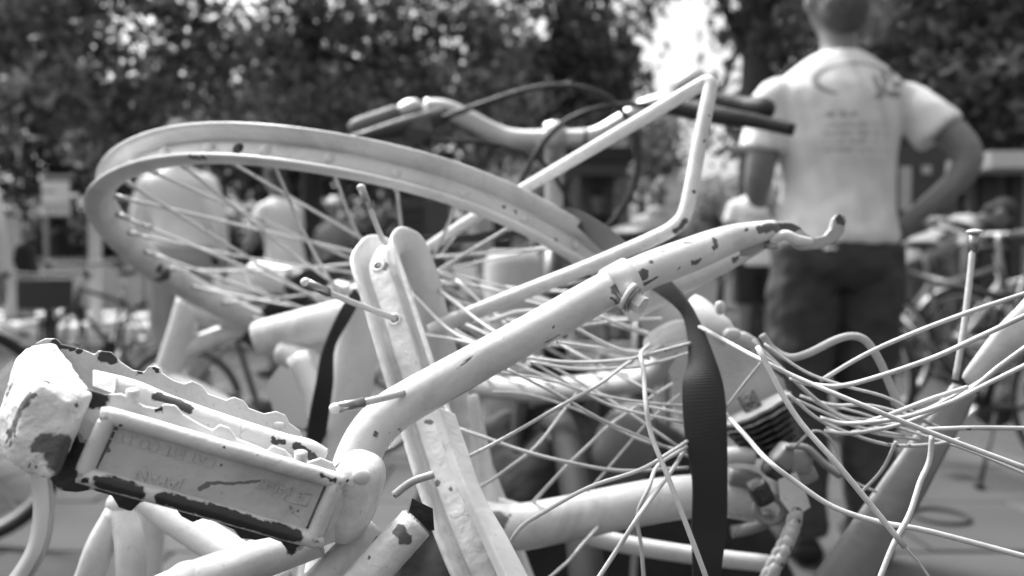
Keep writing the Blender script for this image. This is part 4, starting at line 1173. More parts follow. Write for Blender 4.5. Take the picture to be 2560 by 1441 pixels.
for k in range(36):
    a = a0 + stepA * (k + .02)
    r = e1 * math.cos(a) + e2 * math.sin(a)
    side = 1 if k % 2 else -1
    tw = (1 if (k // 2) % 2 else -1) * math.radians(62)
    rh = e1 * math.cos(a + tw) + e2 * math.sin(a + tw)
    nipv = ellipsoid(CA + r * (RA - .0028), .0040, .0040, .0040, 12, 8)
    if k in skip:
        link_mesh('nipple', *nipv, M_RIMA, rA); continue
    A_ = CA + r * (RA - .010); B_ = CA + rh * .026 + NA * side * .031
    mid = A_.lerp(B_, .5) + Vector((rng.normal(), rng.normal(), rng.normal())) * .0022
    sp_ = link_mesh('spoke', *tube([A_, mid, B_], [.0014, .0014, .0014], 8, 6), M_SPOKE, wA)
    link_mesh('nipple', *nipv, M_RIMA, sp_)
    link_mesh('nipple_sleeve', *cyl(A_, A_.lerp(B_, .05), .0024, 10), M_SPOKE, sp_)

# ------------------------------------------------------------------ folded rim standing on edge
wB = thing('bent_rim', 'white rim bent to a narrow hoop standing on edge, holes torn', 'rim', P(1240, 1441, .3))
ctl = PS([(1300, 1620, .355), (1240, 1490, .365), (1182, 1370, .375), (1120, 1215, .392), (1066, 1050, .412), (1012, 880, .428), (970, 745, .444), (948, 680, .453), (946, 640, .462), (972, 606, .478), (1020, 622, .503), (1060, 706, .53), (1092, 826, .555), (1128, 965, .578), (1174, 1110, .595), (1240, 1280, .60), (1310, 1470, .60), (1400, 1640, .56)])
MB = P(1165, 1200, .505)
pB = [Vector(p) for p in catmull(ctl, 9)]
radB, axB = [], []
for i, p in enumerate(pB):
    t = (pB[min(i + 1, len(pB) - 1)] - pB[max(i - 1, 0)]).normalized()
    r = (p - MB); r = (r - t * r.dot(t)).normalized()
    radB.append(r); axB.append(t.cross(r).normalized())
# let the section lie over a little more towards the right where it folds
_hb = [(-11, 5), (-8, 10.5), (-2, 13.2), (5, 13.8), (8, 13.4), (8.8, 12.4), (8, 11.2), (3, 10.6), (-4, 10.0), (-8.2, 9.0), (-8.6, 7.6), (-6, 6.6), (-1.6, 5.8), (-.8, 5.0), (-.6, 2)]
PROF_B = [(-11, -5)] + _hb + [(r_, -a_) for r_, a_ in _hb[:0:-1]]
rimB = rim_sweep(pB, radB, axB, [.00100 - .00026 * min(1, max(0, (i / len(pB) - .44) / .12)) for i in range(len(pB))], False, PROF_B)
M_RIMB = paint('bent rim paint', .8, chips_on(rimB, [(950, 655, 10), (958, 665, 11), (966, 672, 8), (930, 870, 5), (990, 800, 11), (1058, 940, 9), (1072, 1055, 9), (1125, 1130, 6), (1130, 1220, 7), (1090, 1210, 8), (1180, 1290, 6), (910, 690, 4), (918, 740, 4)]), .05, 90, .16, jag=0.0084, jscale=124, lump=.6)
rB = link_mesh('rim', *rimB, M_RIMB, wB)
for (x, y) in ((958, 662), (990, 800), (1058, 940)):
    j = min(range(len(pB) // 2), key=lambda i: (pB[i] - EYE).normalized().angle((P(x, y, 1) - EYE).normalized()))
    c = pB[j] + radB[j] * -.0006
    link_mesh('torn_eyelet', *torus(c, radB[j], .0030, .0009, 16, 6), M_WHITE_WORN, rB)
    link_mesh('hole', *cyl(c - radB[j] * .0002, c + radB[j] * .0005, .0022, 12), M_DARKSTEEL, rB)

def spoke_with_nipple(pts, parent, r=.0016, nip_at_start=True, label=None, name='spoke', head=True):
    W = PS(pts)
    s = link_mesh('spoke', *tube(W, r, 10, 6), M_SPOKE, parent)
    if nip_at_start:
        d = (W[1] - W[0]).normalized()
        link_mesh('nipple', *tube([W[0], W[0] + d * .013], r * 1.4, 10), M_BARE, s)
        if head: link_mesh('nipple_head', *ellipsoid(W[0], r * 1.65, r * 1.65, r * 1.4, 12, 8), M_WHITE, s)
    return s
spoke_with_nipple([(838, 1021, .345), (920, 1004, .352), (1010, 982, .364)], wB, .0017)
spoke_with_nipple([(764, 706, .41), (860, 748, .417), (990, 798, .43)], wB, .0017)
spoke_with_nipple([(903, 470, .455), (930, 535, .457), (952, 590, .462), (966, 612, .466)], wB, .0016)
spoke_with_nipple([(985, 1238, .34), (1030, 1205, .34), (1085, 1186, .342)], wB, .0017, False)
# flat bar that runs with the rim
fb = ribbon(PS([(1086, 1020, .395), (1120, 1130, .385), (1162, 1240, .372), (1212, 1350, .360), (1272, 1480, .345)]), PS([(1130, 1040, .405), (1162, 1130, .395), (1200, 1240, .382), (1262, 1350, .370), (1330, 1480, .355)]), .005)
fb_o = single('flat_bar', fb, M_WHITE, 'flat white bar with chipped edges pressed along the folded rim', 'bar', smooth=False)
bevel(fb_o, .001, 2)

# ------------------------------------------------------------------ buried white frame
bf = thing('scrap_bicycle', 'white bicycle frame buried upright in the pile, thick seat tube', 'bicycle', Vector((P(820, 1441, .62)[0], P(820, 1441, .62)[1], 0)))
g0 = P(800, 1441, .62)
link_mesh('seat_tube', *tube([P(908, 748, .62), P(880, 950, .62), P(846, 1140, .62), g0, Vector((g0[0] - .1, g0[1] + .02, .0))], .0168, 28, 6), M_WHITE_CLEAN, bf)
link_mesh('bottom_bracket', *tube(PS([(640, 850, .70), (650, 846, .70), (700, 836, .695), (800, 812, .68), (915, 782, .665)]), [.011, .0155, .0168, .0172, .0168], 28, 3), M_WHITE, bf)
link_mesh('bracket_lug', *tube(PS([(700, 880, .68), (760, 900, .675), (800, 930, .67)]), [.010, .012, .009], 16, 4), M_WHITE_WORN, bf)
link_mesh('stay', *tube(PS([(745, 890, .66), (790, 1000, .65), (815, 1150, .64)]), [.010, .009, .010], 16, 4), M_WHITE, bf)
lt_vf = tube(PS([(1180, 1310, .53), (1290, 1318, .525), (1420, 1296, .525), (1640, 1252, .535), (1780, 1240, .545), (1880, 1258, .55), (1930, 1278, .555)]), [.0150, .0150, .0145, .0143, .0140, .0125, .010], 30, 6)
link_mesh('down_tube', *lt_vf, paint('down tube paint', .8, chips_on(lt_vf, [(1245, 1290, 16), (1250, 1310, 14), (1262, 1300, 10), (1275, 1290, 6), (1900, 1262, 7)]), 0, 60, .12, jag=0.0084), bf)
link_mesh('chain_stay', *tube(PS([(1180, 1250, .56), (1300, 1285, .565), (1480, 1342, .57), (1600, 1368, .57), (1760, 1392, .57), (1920, 1410, .57)]), [.007, .007, .0066, .0064, .0062, .006], 18, 5), M_WHITE, bf)
link_mesh('brace', *tube(PS([(1180, 990, .545), (1205, 1120, .55), (1222, 1230, .555), (1235, 1300, .56)]), [.004, .005, .006, .006], 14, 5), M_WHITE_WORN, bf)
# lower left crown and stays
cw = thing('fork_crown', 'white fork crown whose two legs spread below the pedal', 'fork', P(280, 1460, .45))
link_mesh('leg', *tube(PS([(190, 1520, .455), (225, 1440, .452), (252, 1365, .452), (298, 1275, .455)]), [.0078, .0078, .0078, .0070], 20, 5), M_WHITE_CLEAN, cw)
link_mesh('leg', *tube(PS([(330, 1520, .445), (328, 1420, .446), (322, 1345, .45), (302, 1278, .455)]), [.0080, .0080, .0080, .0070], 20, 5), M_WHITE_CLEAN, cw)
link_mesh('crown', *ellipsoid(P(302, 1262, .455), .008, .007, .008, 18, 12), M_WHITE, cw)
single('frame_tube', tube(PS([(340, 1215, .44), (400, 1270, .43), (500, 1335, .42), (600, 1400, .41), (700, 1470, .40)]), [.0075, .0085, .0088, .0088, .0088], 22, 5), M_WHITE_CLEAN, 'plain white tube running down from beneath the pedal to the crank', 'tube')
mgl = ribbon(PS([(66, 1140, .47), (80, 1210, .47), (84, 1290, .465), (68, 1370, .46), (22, 1445, .455), (-40, 1520, .45)]), PS([(104, 1140, .47), (118, 1210, .47), (121, 1290, .465), (106, 1370, .46), (62, 1450, .455), (5, 1530, .45)]), .002)
mg_t = thing('mudguard', 'curved pale mudguard strip with dark edge hanging under the pedal end', 'mudguard', P(40, 1460, .46))
link_mesh('blade', *mgl, mat('mudguard grey white', .5, .4, 0, .1, 30), mg_t)
link_mesh('edge_trim', *tube(PS([(106, 1140, .474), (121, 1210, .474), (125, 1290, .469), (110, 1370, .464), (66, 1450, .459), (8, 1530, .454)]), .0022, 8, 5), M_GREYMETAL, mg_t)

# white frame lug farther back on the left
lg = thing('scrap_bicycle', 'blurred white frame corner of three tubes behind the wheel rim', 'bicycle', Vector((P(400, 1100, 1.0)[0], P(400, 1100, 1.0)[1], 0)))
gg = P(395, 1080, 1.0)
link_mesh('head_tube', *tube([P(478, 742, 1.0), P(450, 840, 1.0), P(412, 960, 1.0), gg, Vector((gg[0] - .05, gg[1], 0))], [.0165, .0165, .0165, .016, .016], 24, 4), M_WHITE_CLEAN, lg)
link_mesh('collar', *tube(PS([(424, 925, 1.0), (416, 950, 1.0), (410, 968, 1.0)]), [.020, .022, .020], 24, 2), M_WHITE_CLEAN, lg)
link_mesh('top_tube', *tube(PS([(470, 772, 1.0), (540, 786, 1.01), (640, 800, 1.03)]), .0150, 20, 4), M_WHITE_CLEAN, lg)
link_mesh('lower_tube', *tube(PS([(435, 890, 1.0), (500, 858, 1.01), (570, 832, 1.03), (660, 800, 1.05)]), .0120, 20, 4), M_WHITE_CLEAN, lg)
link_mesh('foot_tube', *tube(PS([(430, 955, .99), (500, 985, .97), (600, 1040, .95)]), [.013, .013, .012], 18, 4), M_WHITE_CLEAN, lg)

# bar ends wrapped white and black
be = thing('taped_bar', 'short bar wrapped in white and black tape behind the spokes', 'handlebar', P(760, 720, .95))
link_mesh('white_grip', *tube(PS([(632, 682, .97), (645, 684, .967), (690, 694, .96), (735, 706, .95)]), [.012, .018, .0185, .0175], 22, 4), M_WHITE_CLEAN, be)
link_mesh('black_sleeve', *tube(PS([(731, 705, .951), (770, 716, .945), (802, 722, .94)]), .0172, 22, 3), M_BLACK, be)
link_mesh('white_end', *tube(PS([(800, 722, .94), (850, 730, .93), (915, 745, .92)]), [.0125, .0128, .0128], 22, 3), M_WHITE_CLEAN, be)
single('plastic_scrap', plate([(664, 962), (704, 908), (742, 884), (770, 960), (790, 1040), (760, 1075), (690, 1050)], *px_plane((664, 962, .76), (770, 960, .74), (690, 1060, .72)), .004), M_PANEL, 'dark torn plastic sheet hanging under the white bracket shell', 'scrap', smooth=False)

# ------------------------------------------------------------------ straps
def strap_mat():
    m, nt, b = new_mat('black woven webbing')
    N, Lk = nt.nodes.new, nt.links.new
    b.inputs['Roughness'].default_value = .7
    geo = N('ShaderNodeNewGeometry')
    wv = N('ShaderNodeTexWave'); wv.bands_direction = 'Z'; wv.inputs['Scale'].default_value = 420; wv.inputs['Distortion'].default_value = 1.2; wv.inputs['Detail'].default_value = 2
    Lk(geo.outputs['Position'], wv.inputs['Vector'])
    mr = N('ShaderNodeMapRange'); mr.inputs['To Min'].default_value = .016; mr.inputs['To Max'].default_value = .034
    Lk(wv.outputs['Fac'], mr.inputs['Value']); Lk(mr.outputs[0], b.inputs['Base Color'])
    bp = N('ShaderNodeBump'); bp.inputs['Strength'].default_value = .15; bp.inputs['Distance'].default_value = .0004
    Lk(wv.outputs['Fac'], bp.inputs['Height']); Lk(bp.outputs[0], b.inputs['Normal'])
    return m
M_STRAP = strap_mat()
sL = [(1395, 516, .60), (1452, 528, .58), (1532, 578, .54), (1604, 648, .50), (1652, 680, .478), (1706, 735, .46), (1742, 795, .45), (1780, 880, .44), (1809, 965, .435), (1817, 1070, .432), (1818, 1200, .43), (1816, 1320, .43), (1802, 1441, .43), (1800, 1600, .44)]
sR = [(1398, 528, .60), (1438, 560, .585), (1500, 622, .55), (1568, 676, .51), (1618, 716, .485), (1684, 762, .468), (1714, 806, .462), (1722, 900, .452), (1706, 965, .442), (1711, 1080, .434), (1730, 1200, .43), (1729, 1320, .43), (1731, 1441, .43), (1730, 1600, .44)]
single('strap', ribbon(PS(sL), PS(sR), .0016, 12), M_STRAP, 'broad black webbing strap hanging from the fork, twisted near the top', 'strap', 'black lashing straps', smooth=False)
s2L = [(885, 720, .60), (842, 790, .585), (806, 880, .58), (790, 960, .58), (772, 1050, .59), (760, 1150, .61)]
s2R = [(905, 745, .60), (874, 800, .59), (836, 870, .59), (832, 960, .59), (820, 1050, .60), (806, 1150, .62)]
single('strap', ribbon(PS(s2L), PS(s2R), .0016), M_STRAP, 'narrow black strap drooping beside the thick white seat tube', 'strap', 'black lashing straps', smooth=False)
s3U = [(600, 850, 1.0), (660, 770, .98), (740, 690, .92), (830, 640, .86), (930, 598, .82), (1050, 590, .80), (1180, 585, .78), (1290, 566, .76), (1380, 575, .72)]
s3D = [(640, 872, 1.0), (720, 800, .98), (790, 735, .92), (860, 690, .86), (940, 642, .82), (1060, 612, .80), (1190, 606, .78), (1295, 592, .76), (1380, 600, .72)]
single('strap', ribbon(PS(s3U), PS(s3D), .002), M_STRAP, 'black strap stretched level behind the spokes and round the rim', 'strap', 'black lashing straps', smooth=False)

# ------------------------------------------------------------------ smashed wheel on the right: hub, wires, sprockets
wC = thing('smashed_wheel', 'smashed wheel of loose bent spokes around a white hub', 'wheel', P(1900, 1441, .42))
hb_vf = tube(PS([(1722, 752, .53), (1740, 770, .528), (1768, 800, .52), (1800, 832, .515), (1822, 846, .512)]), [.0060, .0085, .0095, .0100, .0075], 22, 3)
link_mesh('hub', *hb_vf, M_WHITE_WORN, wC)
link_mesh('hub_flange', *ellipsoid(P(1672, 848, .50), .0165, .012, .0095, 22, 14, Matrix.Rotation(math.radians(-28), 3, 'Y'), .8), M_WHITE, wC)
link_mesh('flange_arm', *tube(PS([(1640, 870, .49), (1700, 862, .488), (1760, 838, .487)]), .0018, 8, 4), M_SPOKE, wC)
for k, (x, y, r) in enumerate(((1830, 838, .006), (1862, 850, .0065), (1885, 862, .005), (1800, 770, .0045))):
    link_mesh('lug', *ellipsoid(P(x, y, .505), r, r * .8, r * .7, 12, 8, Matrix.Rotation(.5 * k, 3, 'Y'), .8), M_WHITE_WORN, wC)
atG, nG = px_plane((1680, 900, .58), (1960, 960, .56), (1800, 1070, .57))
link_mesh('guard_plate', *plate([(1672, 925), (1700, 880), (1760, 848), (1838, 866), (1900, 905), (1960, 950), (1968, 985), (1900, 1030), (1820, 1080), (1740, 1075), (1690, 1040)], atG, nG, .003), mat('dusty grey white sheet', .42, .5, 0, .15, 30, .2), wC, False)
link_mesh('guard_edge', *plate([(1580, 770), (1640, 742), (1700, 760), (1742, 790), (1738, 852), (1700, 884), (1650, 880), (1612, 836)], *px_plane((1580, 760, .62), (1740, 790, .60), (1640, 880, .60)), .003), M_GREYMETAL, wC, False)

R1 = .00165
SP = [
 ([(1893, 866, .345), (1985, 1028, .335), (2110, 1180, .325), (2262, 1368, .318)], .0020),
 ([(2262, 1368, .318), (2300, 1410, .32), (2340, 1470, .32)], .0008),
 ([(1715, 800, .50), (1776, 832, .42), (1880, 888, .36), (1985, 940, .35), (2140, 1010, .335), (2330, 1086, .33), (2590, 1180, .32)], .0018),
 ([(1790, 1010, .48), (1858, 1086, .39), (1915, 1150, .352), (1990, 1212, .345), (2085, 1266, .34), (2200, 1302, .335), (2330, 1327, .33), (2600, 1402, .32)], .0020),
 ([(2330, 1090, .335), (2326, 1150, .335), (2300, 1210, .333), (2270, 1282, .33), (2235, 1360, .328), (2190, 1470, .325)], .0019),
 ([(2318, 1074, .35), (2440, 1073, .35), (2600, 1072, .35)], .0017),
 ([(1975, 945, .37), (2020, 962, .365), (2100, 968, .36), (2200, 945, .355), (2330, 895, .35), (2440, 845, .345), (2600, 772, .34)], .0019),
 ([(2052, 952, .40), (2150, 896, .385), (2240, 852, .37), (2400, 790, .36), (2600, 722, .35)], .0018),
 ([(2600, 842, .37), (2500, 920, .37), (2410, 985, .37), (2310, 1040, .375), (2210, 1075, .38), (2120, 1086, .385), (2060, 1078, .39)], .0017),
 ([(2600, 895, .36), (2480, 955, .362), (2370, 1008, .365), (2250, 1045, .37), (2120, 1060, .38), (2050, 1045, .385)], .0018),
 ([(2420, 968, .365), (2330, 1002, .37), (2230, 1035, .375), (2150, 1062, .38)], .0018),
 ([(1895, 880, .38), (1960, 930, .38), (2040, 1000, .385), (2120, 1050, .39), (2230, 1062, .39), (2300, 1050, .39)], .0015),
 ([(1970, 985, .39), (2040, 1045, .39), (2120, 1085, .39), (2230, 1110, .39), (2330, 1112, .39), (2400, 1098, .39)], .0015),
 ([(1990, 1000, .40), (2060, 1030, .40), (2140, 1065, .40), (2260, 1090, .40)], .0015),
 ([(2000, 990, .41), (2080, 1008, .40), (2180, 1012, .395), (2280, 1040, .39), (2360, 1075, .39)], .0015),
 ([(2240, 1105, .38), (2200, 1170, .39), (2150, 1235, .40)], .0014),
 ([(1622, 862, .47), (1606, 890, .42), (1606, 930, .385), (1614, 1000, .365), (1632, 1090, .36), (1668, 1190, .352), (1712, 1300, .346), (1775, 1470, .34)], .0019),
 ([(1790, 1020, .465), (1724, 1116, .44), (1680, 1180, .40), (1620, 1262, .345), (1545, 1370, .34), (1480, 1470, .335)], .0017),
 ([(1110, 1180, .42), (1168, 1148, .40), (1270, 1095, .38), (1400, 1018, .364), (1500, 958, .40), (1570, 908, .44), (1660, 862, .49)], .0015),
 ([(1225, 1415, .40), (1266, 1366, .38), (1300, 1325, .365), (1350, 1285, .356), (1470, 1220, .358), (1600, 1172, .362), (1680, 1135, .41), (1760, 1075, .46)], .0016),
 ([(1612, 1480, .39), (1606, 1380, .388), (1604, 1290, .386), (1618, 1220, .386), (1650, 1165, .40), (1710, 1120, .43), (1770, 1080, .47)], .0016),
 ([(1120, 1062, .47), (1200, 1090, .45), (1310, 1126, .44), (1430, 1158, .44), (1560, 1176, .45), (1720, 1170, .46)], .0017),
 ([(1150, 1240, .50), (1220, 1204, .48), (1290, 1160, .47), (1330, 1130, .48), (1362, 1080, .49), (1440, 985, .52)], .0016),
 ([(1260, 1340, .55), (1315, 1275, .53), (1400, 1190, .50), (1480, 1105, .50), (1540, 1055, .50), (1680, 960, .53)], .0018),
 ([(1330, 1490, .47), (1370, 1450, .47), (1420, 1400, .47), (1460, 1352, .48), (1540, 1270, .57)], .0016),
 ([(1270, 925, .42), (1390, 985, .43), (1520, 1050, .44), (1650, 1110, .45), (1730, 1145, .45)], .0014),
 ([(1240, 930, .44), (1370, 950, .45), (1480, 985, .45), (1600, 1005, .45), (1740, 1018, .45)], .0014),
 ([(1330, 905, .46), (1430, 965, .46), (1540, 1020, .46), (1720, 1060, .45)], .0015),
 ([(1300, 893, .44), (1430, 902, .44), (1560, 900, .44), (1640, 885, .45), (1740, 855, .455)], .0018),
 ([(1325, 905, .46), (1440, 920, .46), (1540, 922, .46), (1620, 912, .465), (1740, 878, .47)], .0016),
 ([(1390, 855, .46), (1480, 868, .46), (1560, 875, .46), (1640, 885, .46)], .0016),
 ([(1430, 815, .46), (1530, 864, .46), (1625, 898, .46)], .0017),
 ([(1450, 815, .52), (1560, 802, .52), (1655, 796, .52)], .0016),
 ([(1495, 790, .50), (1570, 818, .50), (1640, 845, .50)], .0016),
 ([(1000, 672, .60), (1110, 742, .52), (1200, 800, .46), (1250, 838, .43)], .0017),
 ([(985, 690, .58), (1040, 742, .52), (1120, 820, .47), (1200, 866, .44)], .0020),
 ([(960, 620, .60), (1050, 690, .55), (1150, 770, .51), (1300, 885, .47)], .0018),
 ([(1140, 700, .60), (1240, 790, .58), (1330, 860, .56)], .0019),
 ([(990, 815, .56), (1060, 835, .50), (1130, 850, .46), (1230, 872, .43)], .0020),
 ([(1120, 790, .56), (1250, 752, .57), (1390, 712, .58), (1520, 690, .58)], .0018),
 ([(1178, 714, .62), (1330, 748, .60), (1440, 780, .58)], .0019),
 ([(1225, 805, .55), (1290, 785, .56), (1345, 778, .56)], .0032),
 ([(1800, 1040, .44), (1860, 960, .42), (1905, 905, .41)], .0014),
 ([(1010, 660, .66), (1150, 690, .64), (1320, 735, .62), (1500, 790, .60), (1640, 840, .56)], .0016),
 ([(1010, 700, .66), (1130, 742, .64), (1300, 812, .60), (1480, 900, .54), (1640, 985, .50)], .0015),
 ([(1005, 730, .62), (1160, 810, .58), (1330, 890, .52), (1500, 990, .49), (1700, 1120, .47)], .0015),
 ([(1030, 760, .60), (1180, 850, .57), (1350, 930, .53), (1560, 1005, .50), (1740, 1040, .48)], .0014),
 ([(1100, 700, .60), (1210, 720, .60), (1350, 765, .58), (1540, 790, .55)], .0014),
 ([(1090, 680, .70), (1190, 660, .70), (1300, 630, .68), (1400, 600, .66)], .0015),
 ([(1100, 640, .72), (1160, 560, .70), (1200, 500, .68)], .0015),
 ([(1880, 850, .42), (1990, 955, .41), (2080, 1030, .405), (2180, 1085, .40), (2300, 1100, .40)], .0013),
 ([(1910, 860, .40), (2010, 930, .395), (2110, 962, .39), (2230, 1000, .385), (2330, 1062, .38)], .0013),
 ([(2080, 1015, .41), (2160, 1035, .405), (2260, 1070, .40), (2420, 1130, .39), (2600, 1200, .38)], .0012),
 ([(2130, 1080, .42), (2230, 1058, .41), (2340, 1018, .40), (2480, 930, .39), (2600, 840, .38)], .0013),
 ([(2030, 1000, .43), (2100, 1040, .42), (2190, 1052, .42), (2290, 1030, .41), (2400, 985, .40)], .0012),
 ([(1985, 1120, .46), (2030, 1080, .45), (2080, 1110, .45), (2120, 1190, .45), (2190, 1230, .46)], .0013),
 ([(1230, 980, .50), (1330, 985, .50), (1460, 1035, .50), (1600, 1100, .49), (1720, 1130, .48)], .0014),
 ([(1470, 1230, .52), (1540, 1150, .51), (1620, 1060, .50), (1700, 985, .50)], .0013),
]
for pts, r in SP:
    pts = [pts[0]] + [(x + rng.normal() * 3.0, y + rng.normal() * 3.0, d) for x, y, d in pts[1:-1]] + [pts[-1]]
    link_mesh('spoke', *tube(PS(pts), r * .60, 10, 6), M_SPOKE, wC)
up_s = link_mesh('spoke', *tube(PS([(2435, 585, .42), (2424, 700, .418), (2408, 830, .415), (2388, 950, .412)]), .0016, 10, 6), M_SPOKE, wC)
link_mesh('nipple', *tube(PS([(2435, 582, .42), (2432, 632, .42)]), .0026, 10), M_BARE, up_s)
link_mesh('nipple_head', *ellipsoid(P(2436, 580, .42), .0040, .0040, .0014, 14, 8), M_WHITE, up_s)
lp_ = single('brake_cable', tube(PS([(1905, 838, .43), (1930, 872, .43), (1972, 894, .425), (2020, 884, .42), (2090, 850, .42), (2135, 841, .42), (2168, 856, .42), (2200, 905, .42), (2230, 975, .42), (2264, 1045, .42)]), .0021, 10, 6), mat('pale cable sleeve', .42, .5, 0, .15, 60), 'pale cable arching in a loop over the tangle of spokes', 'cable')

# sprockets and derailleur
gr = thing('sprocket_cluster', 'dark oily sprocket stack behind the broad strap', 'sprockets', P(1900, 1180, .53))
axd = camdir((.45, -.88, -.10)).normalized()
c0 = P(1885, 1025, .545)
for k in range(7):
    c = c0 + axd * (.0045 * k)
    R_s = .027 - .0015 * k
    u = axd.orthogonal().normalized(); w = axd.cross(u)
    V, Fc = [], []
    nt2 = 48
    for sside in (-1, 1):
        for i in range(nt2):
            rr = R_s * (1.0 if i % 4 < 2 else .93)
            V.append(c + (u * math.cos(2 * math.pi * i / nt2) + w * math.sin(2 * math.pi * i / nt2)) * rr + axd * (sside * .0009))
    Fc = [tuple(range(nt2)), tuple(range(2 * nt2 - 1, nt2 - 1, -1))] + [(i, (i + 1) % nt2, nt2 + (i + 1) % nt2, nt2 + i) for i in range(nt2)]
    link_mesh('sprocket', V, Fc, M_GREYMETAL if k < 2 else M_DARKSTEEL, gr, False)
link_mesh('axle', *cyl(c0 - axd * .012, c0 + axd * .055, .0065, 14), M_DARKSTEEL, gr)
dr = thing('derailleur', 'battered derailleur body with white block and hanging chain', 'derailleur', P(1960, 1300, .5))
link_mesh('body', *hull(PS([(1945, 1200, .50), (1990, 1180, .50), (2026, 1268, .50), (1985, 1296, .50), (1950, 1250, .50), (1955, 1200, .525), (2000, 1185, .525), (2026, 1268, .525), (1985, 1290, .525)])), M_WHITE, dr, False)
for (x, y, r) in ((1960, 1140, .008), (1995, 1150, .009), (2010, 1185, .007), (1935, 1175, .007), (1900, 1230, .008)):
    link_mesh('knuckle', *ellipsoid(P(x, y, .51), r, r, r * .8, 14, 10, Matrix.Rotation(x * .7, 3, 'Y'), .45), M_DARKSTEEL if x < 1950 else M_GREYMETAL, dr)
link_mesh('cable_arm', *tube(PS([(1965, 1118, .5), (2015, 1120, .5), (2060, 1160, .5), (2100, 1190, .5)]), .0022, 8, 5), M_GREYMETAL, dr)
link_mesh('spring', *torus(P(1925, 1275, .51), camdir((.3, .2, 1)), .0085, .0026, 24, 8), M_GREYMETAL, dr)
link_mesh('hanger', *tube(PS([(1830, 1330, .53), (1860, 1325, .53), (1905, 1310, .525), (1925, 1285, .52)]), .0042, 12, 5), M_GREYMETAL, dr)
link_mesh('hanger', *tube(PS([(1810, 1140, .53), (1850, 1138, .53), (1885, 1142, .53)]), .0055, 12, 4), M_WHITE_WORN, dr)
link_mesh('hanger', *tube(PS([(1820, 1190, .54), (1860, 1195, .54), (1895, 1205, .54)]), .006, 12, 4), M_GREYMETAL, dr)
M_CHAIN = paint('dirty painted chain', .5, (), .16, 160, .04)
ch = thing('bicycle_chain', 'grey dirty chain dangling below the derailleur', 'chain', P(1930, 1441, .49))
cp = catmull([tuple(p) for p in PS([(1990, 1290, .5), (1975, 1335, .498), (1955, 1380, .495), (1930, 1425, .49), (1905, 1480, .49)])], 4)
for i in range(0, len(cp) - 1):
    a, b = Vector(cp[i]), Vector(cp[i + 1])
    link_mesh('link', *ellipsoid(a.lerp(b, .5), .0050 if i % 2 else .0036, .0028 if i % 2 else .005, .0072, 12, 8, Matrix.Rotation(math.radians(20 + rng.normal() * 8), 3, 'Y'), .7), M_CHAIN, ch)

# mudguards on the right
mu = thing('mudguard', 'white mudguard end with rounded tip among the wires', 'mudguard', P(2470, 950, .45))
def guard(L, R, bulge, thick, mat_, parent, name='blade', n=6):
    L = [Vector(p) for p in catmull([tuple(p) for p in PS(L)], n)]; R = [Vector(p) for p in catmull([tuple(p) for p in PS(R)], n)]
    V, Fc = [], []; K = 8; N_ = len(L)
    for i in range(N_):
        t = (L[min(i + 1, N_ - 1)] - L[max(i - 1, 0)]).normalized()
        nn = t.cross((R[i] - L[i]).normalized()).normalized()
        if nn.dot(L[i] - EYE) > 0: nn = -nn
        for j in range(K):
            f = j / (K - 1)
            V.append(L[i].lerp(R[i], f) + nn * bulge * math.sin(math.pi * f) * (R[i] - L[i]).length)
    for i in range(N_ - 1):
        for j in range(K - 1):
            Fc.append((i * K + j, i * K + j + 1, (i + 1) * K + j + 1, (i + 1) * K + j))
    o = link_mesh(name, V, Fc, mat_, parent)
    s = o.modifiers.new('sheet', 'SOLIDIFY'); s.thickness = thick
    return o
guard([(2640, 640, .45), (2560, 748, .448), (2500, 812, .446), (2440, 890, .444), (2408, 938, .443), (2414, 958, .443)], [(2720, 760, .45), (2620, 850, .45), (2560, 886, .45), (2500, 930, .447), (2455, 962, .445), (2428, 966, .443)], .16, .0014, M_WHITE_CLEAN, mu)
mu2 = thing('mudguard', 'long dull grey mudguard slanting to the paving under the spokes', 'mudguard', P(2100, 1460, .5))
guard([(2380, 960, .53), (2330, 1030, .525), (2262, 1120, .52), (2160, 1262, .51), (2075, 1380, .505), (1985, 1500, .50)], [(2440, 985, .53), (2400, 1060, .53), (2352, 1150, .525), (2278, 1290, .52), (2205, 1410, .515), (2130, 1530, .51)], .12, .0014, M_GREYMETAL, mu2)

# added heap filling in a dark mass behind the pile, a grey saddle shape on it
def heap():
    V, Fc = [], []
    c = P(1455, 1441, 1.15)
    nu, nv = 48, 26
    top = CAM_Z - (1010 - HORIZON) * 1.15 / F_PX
    for j in range(nv + 1):
        f = j / nv
        for i in range(nu):
            a = 2 * math.pi * i / nu
            rr = (1 - f ** 2.2) ** .5 * (1 + .10 * math.sin(3 * a + f * 4) + .07 * math.sin(7 * a - 3 * f) + .04 * math.sin(13 * a + 9 * f))
            V.append(Vector((c[0] + .34 * rr * math.cos(a), 1.18 + .2 * rr * math.sin(a), max(0, top * f + .012 * math.sin(5 * a + f * 11)))))
    for j in range(nv):
        for i in range(nu):
            Fc.append((j * nu + i, j * nu + (i + 1) % nu, (j + 1) * nu + (i + 1) % nu, (j + 1) * nu + i))
    Fc.append(tuple(range(nu))[::-1]); Fc.append(tuple(nv * nu + i for i in range(nu)))
    return V, Fc
single('dark_heap', heap(), mat('dark crumpled filler', .013, .6, 0, .4, 9, 1.0, 14, spec=.25), 'dark crumpled filler added for the dark mass behind the white tubes', 'sheet')
sd1 = P(1560, 1120, .93)
st_ = thing('saddle', 'smooth grey saddle standing on end before the dark heap', 'saddle', sd1 - Vector((0, 0, .06)))
link_mesh('cover', *ellipsoid(sd1, .036, .03, .052, 24, 16, Matrix.Rotation(.25, 3, 'Y')), mat('grey vinyl', .16, .45, 0, .15, 20), st_)
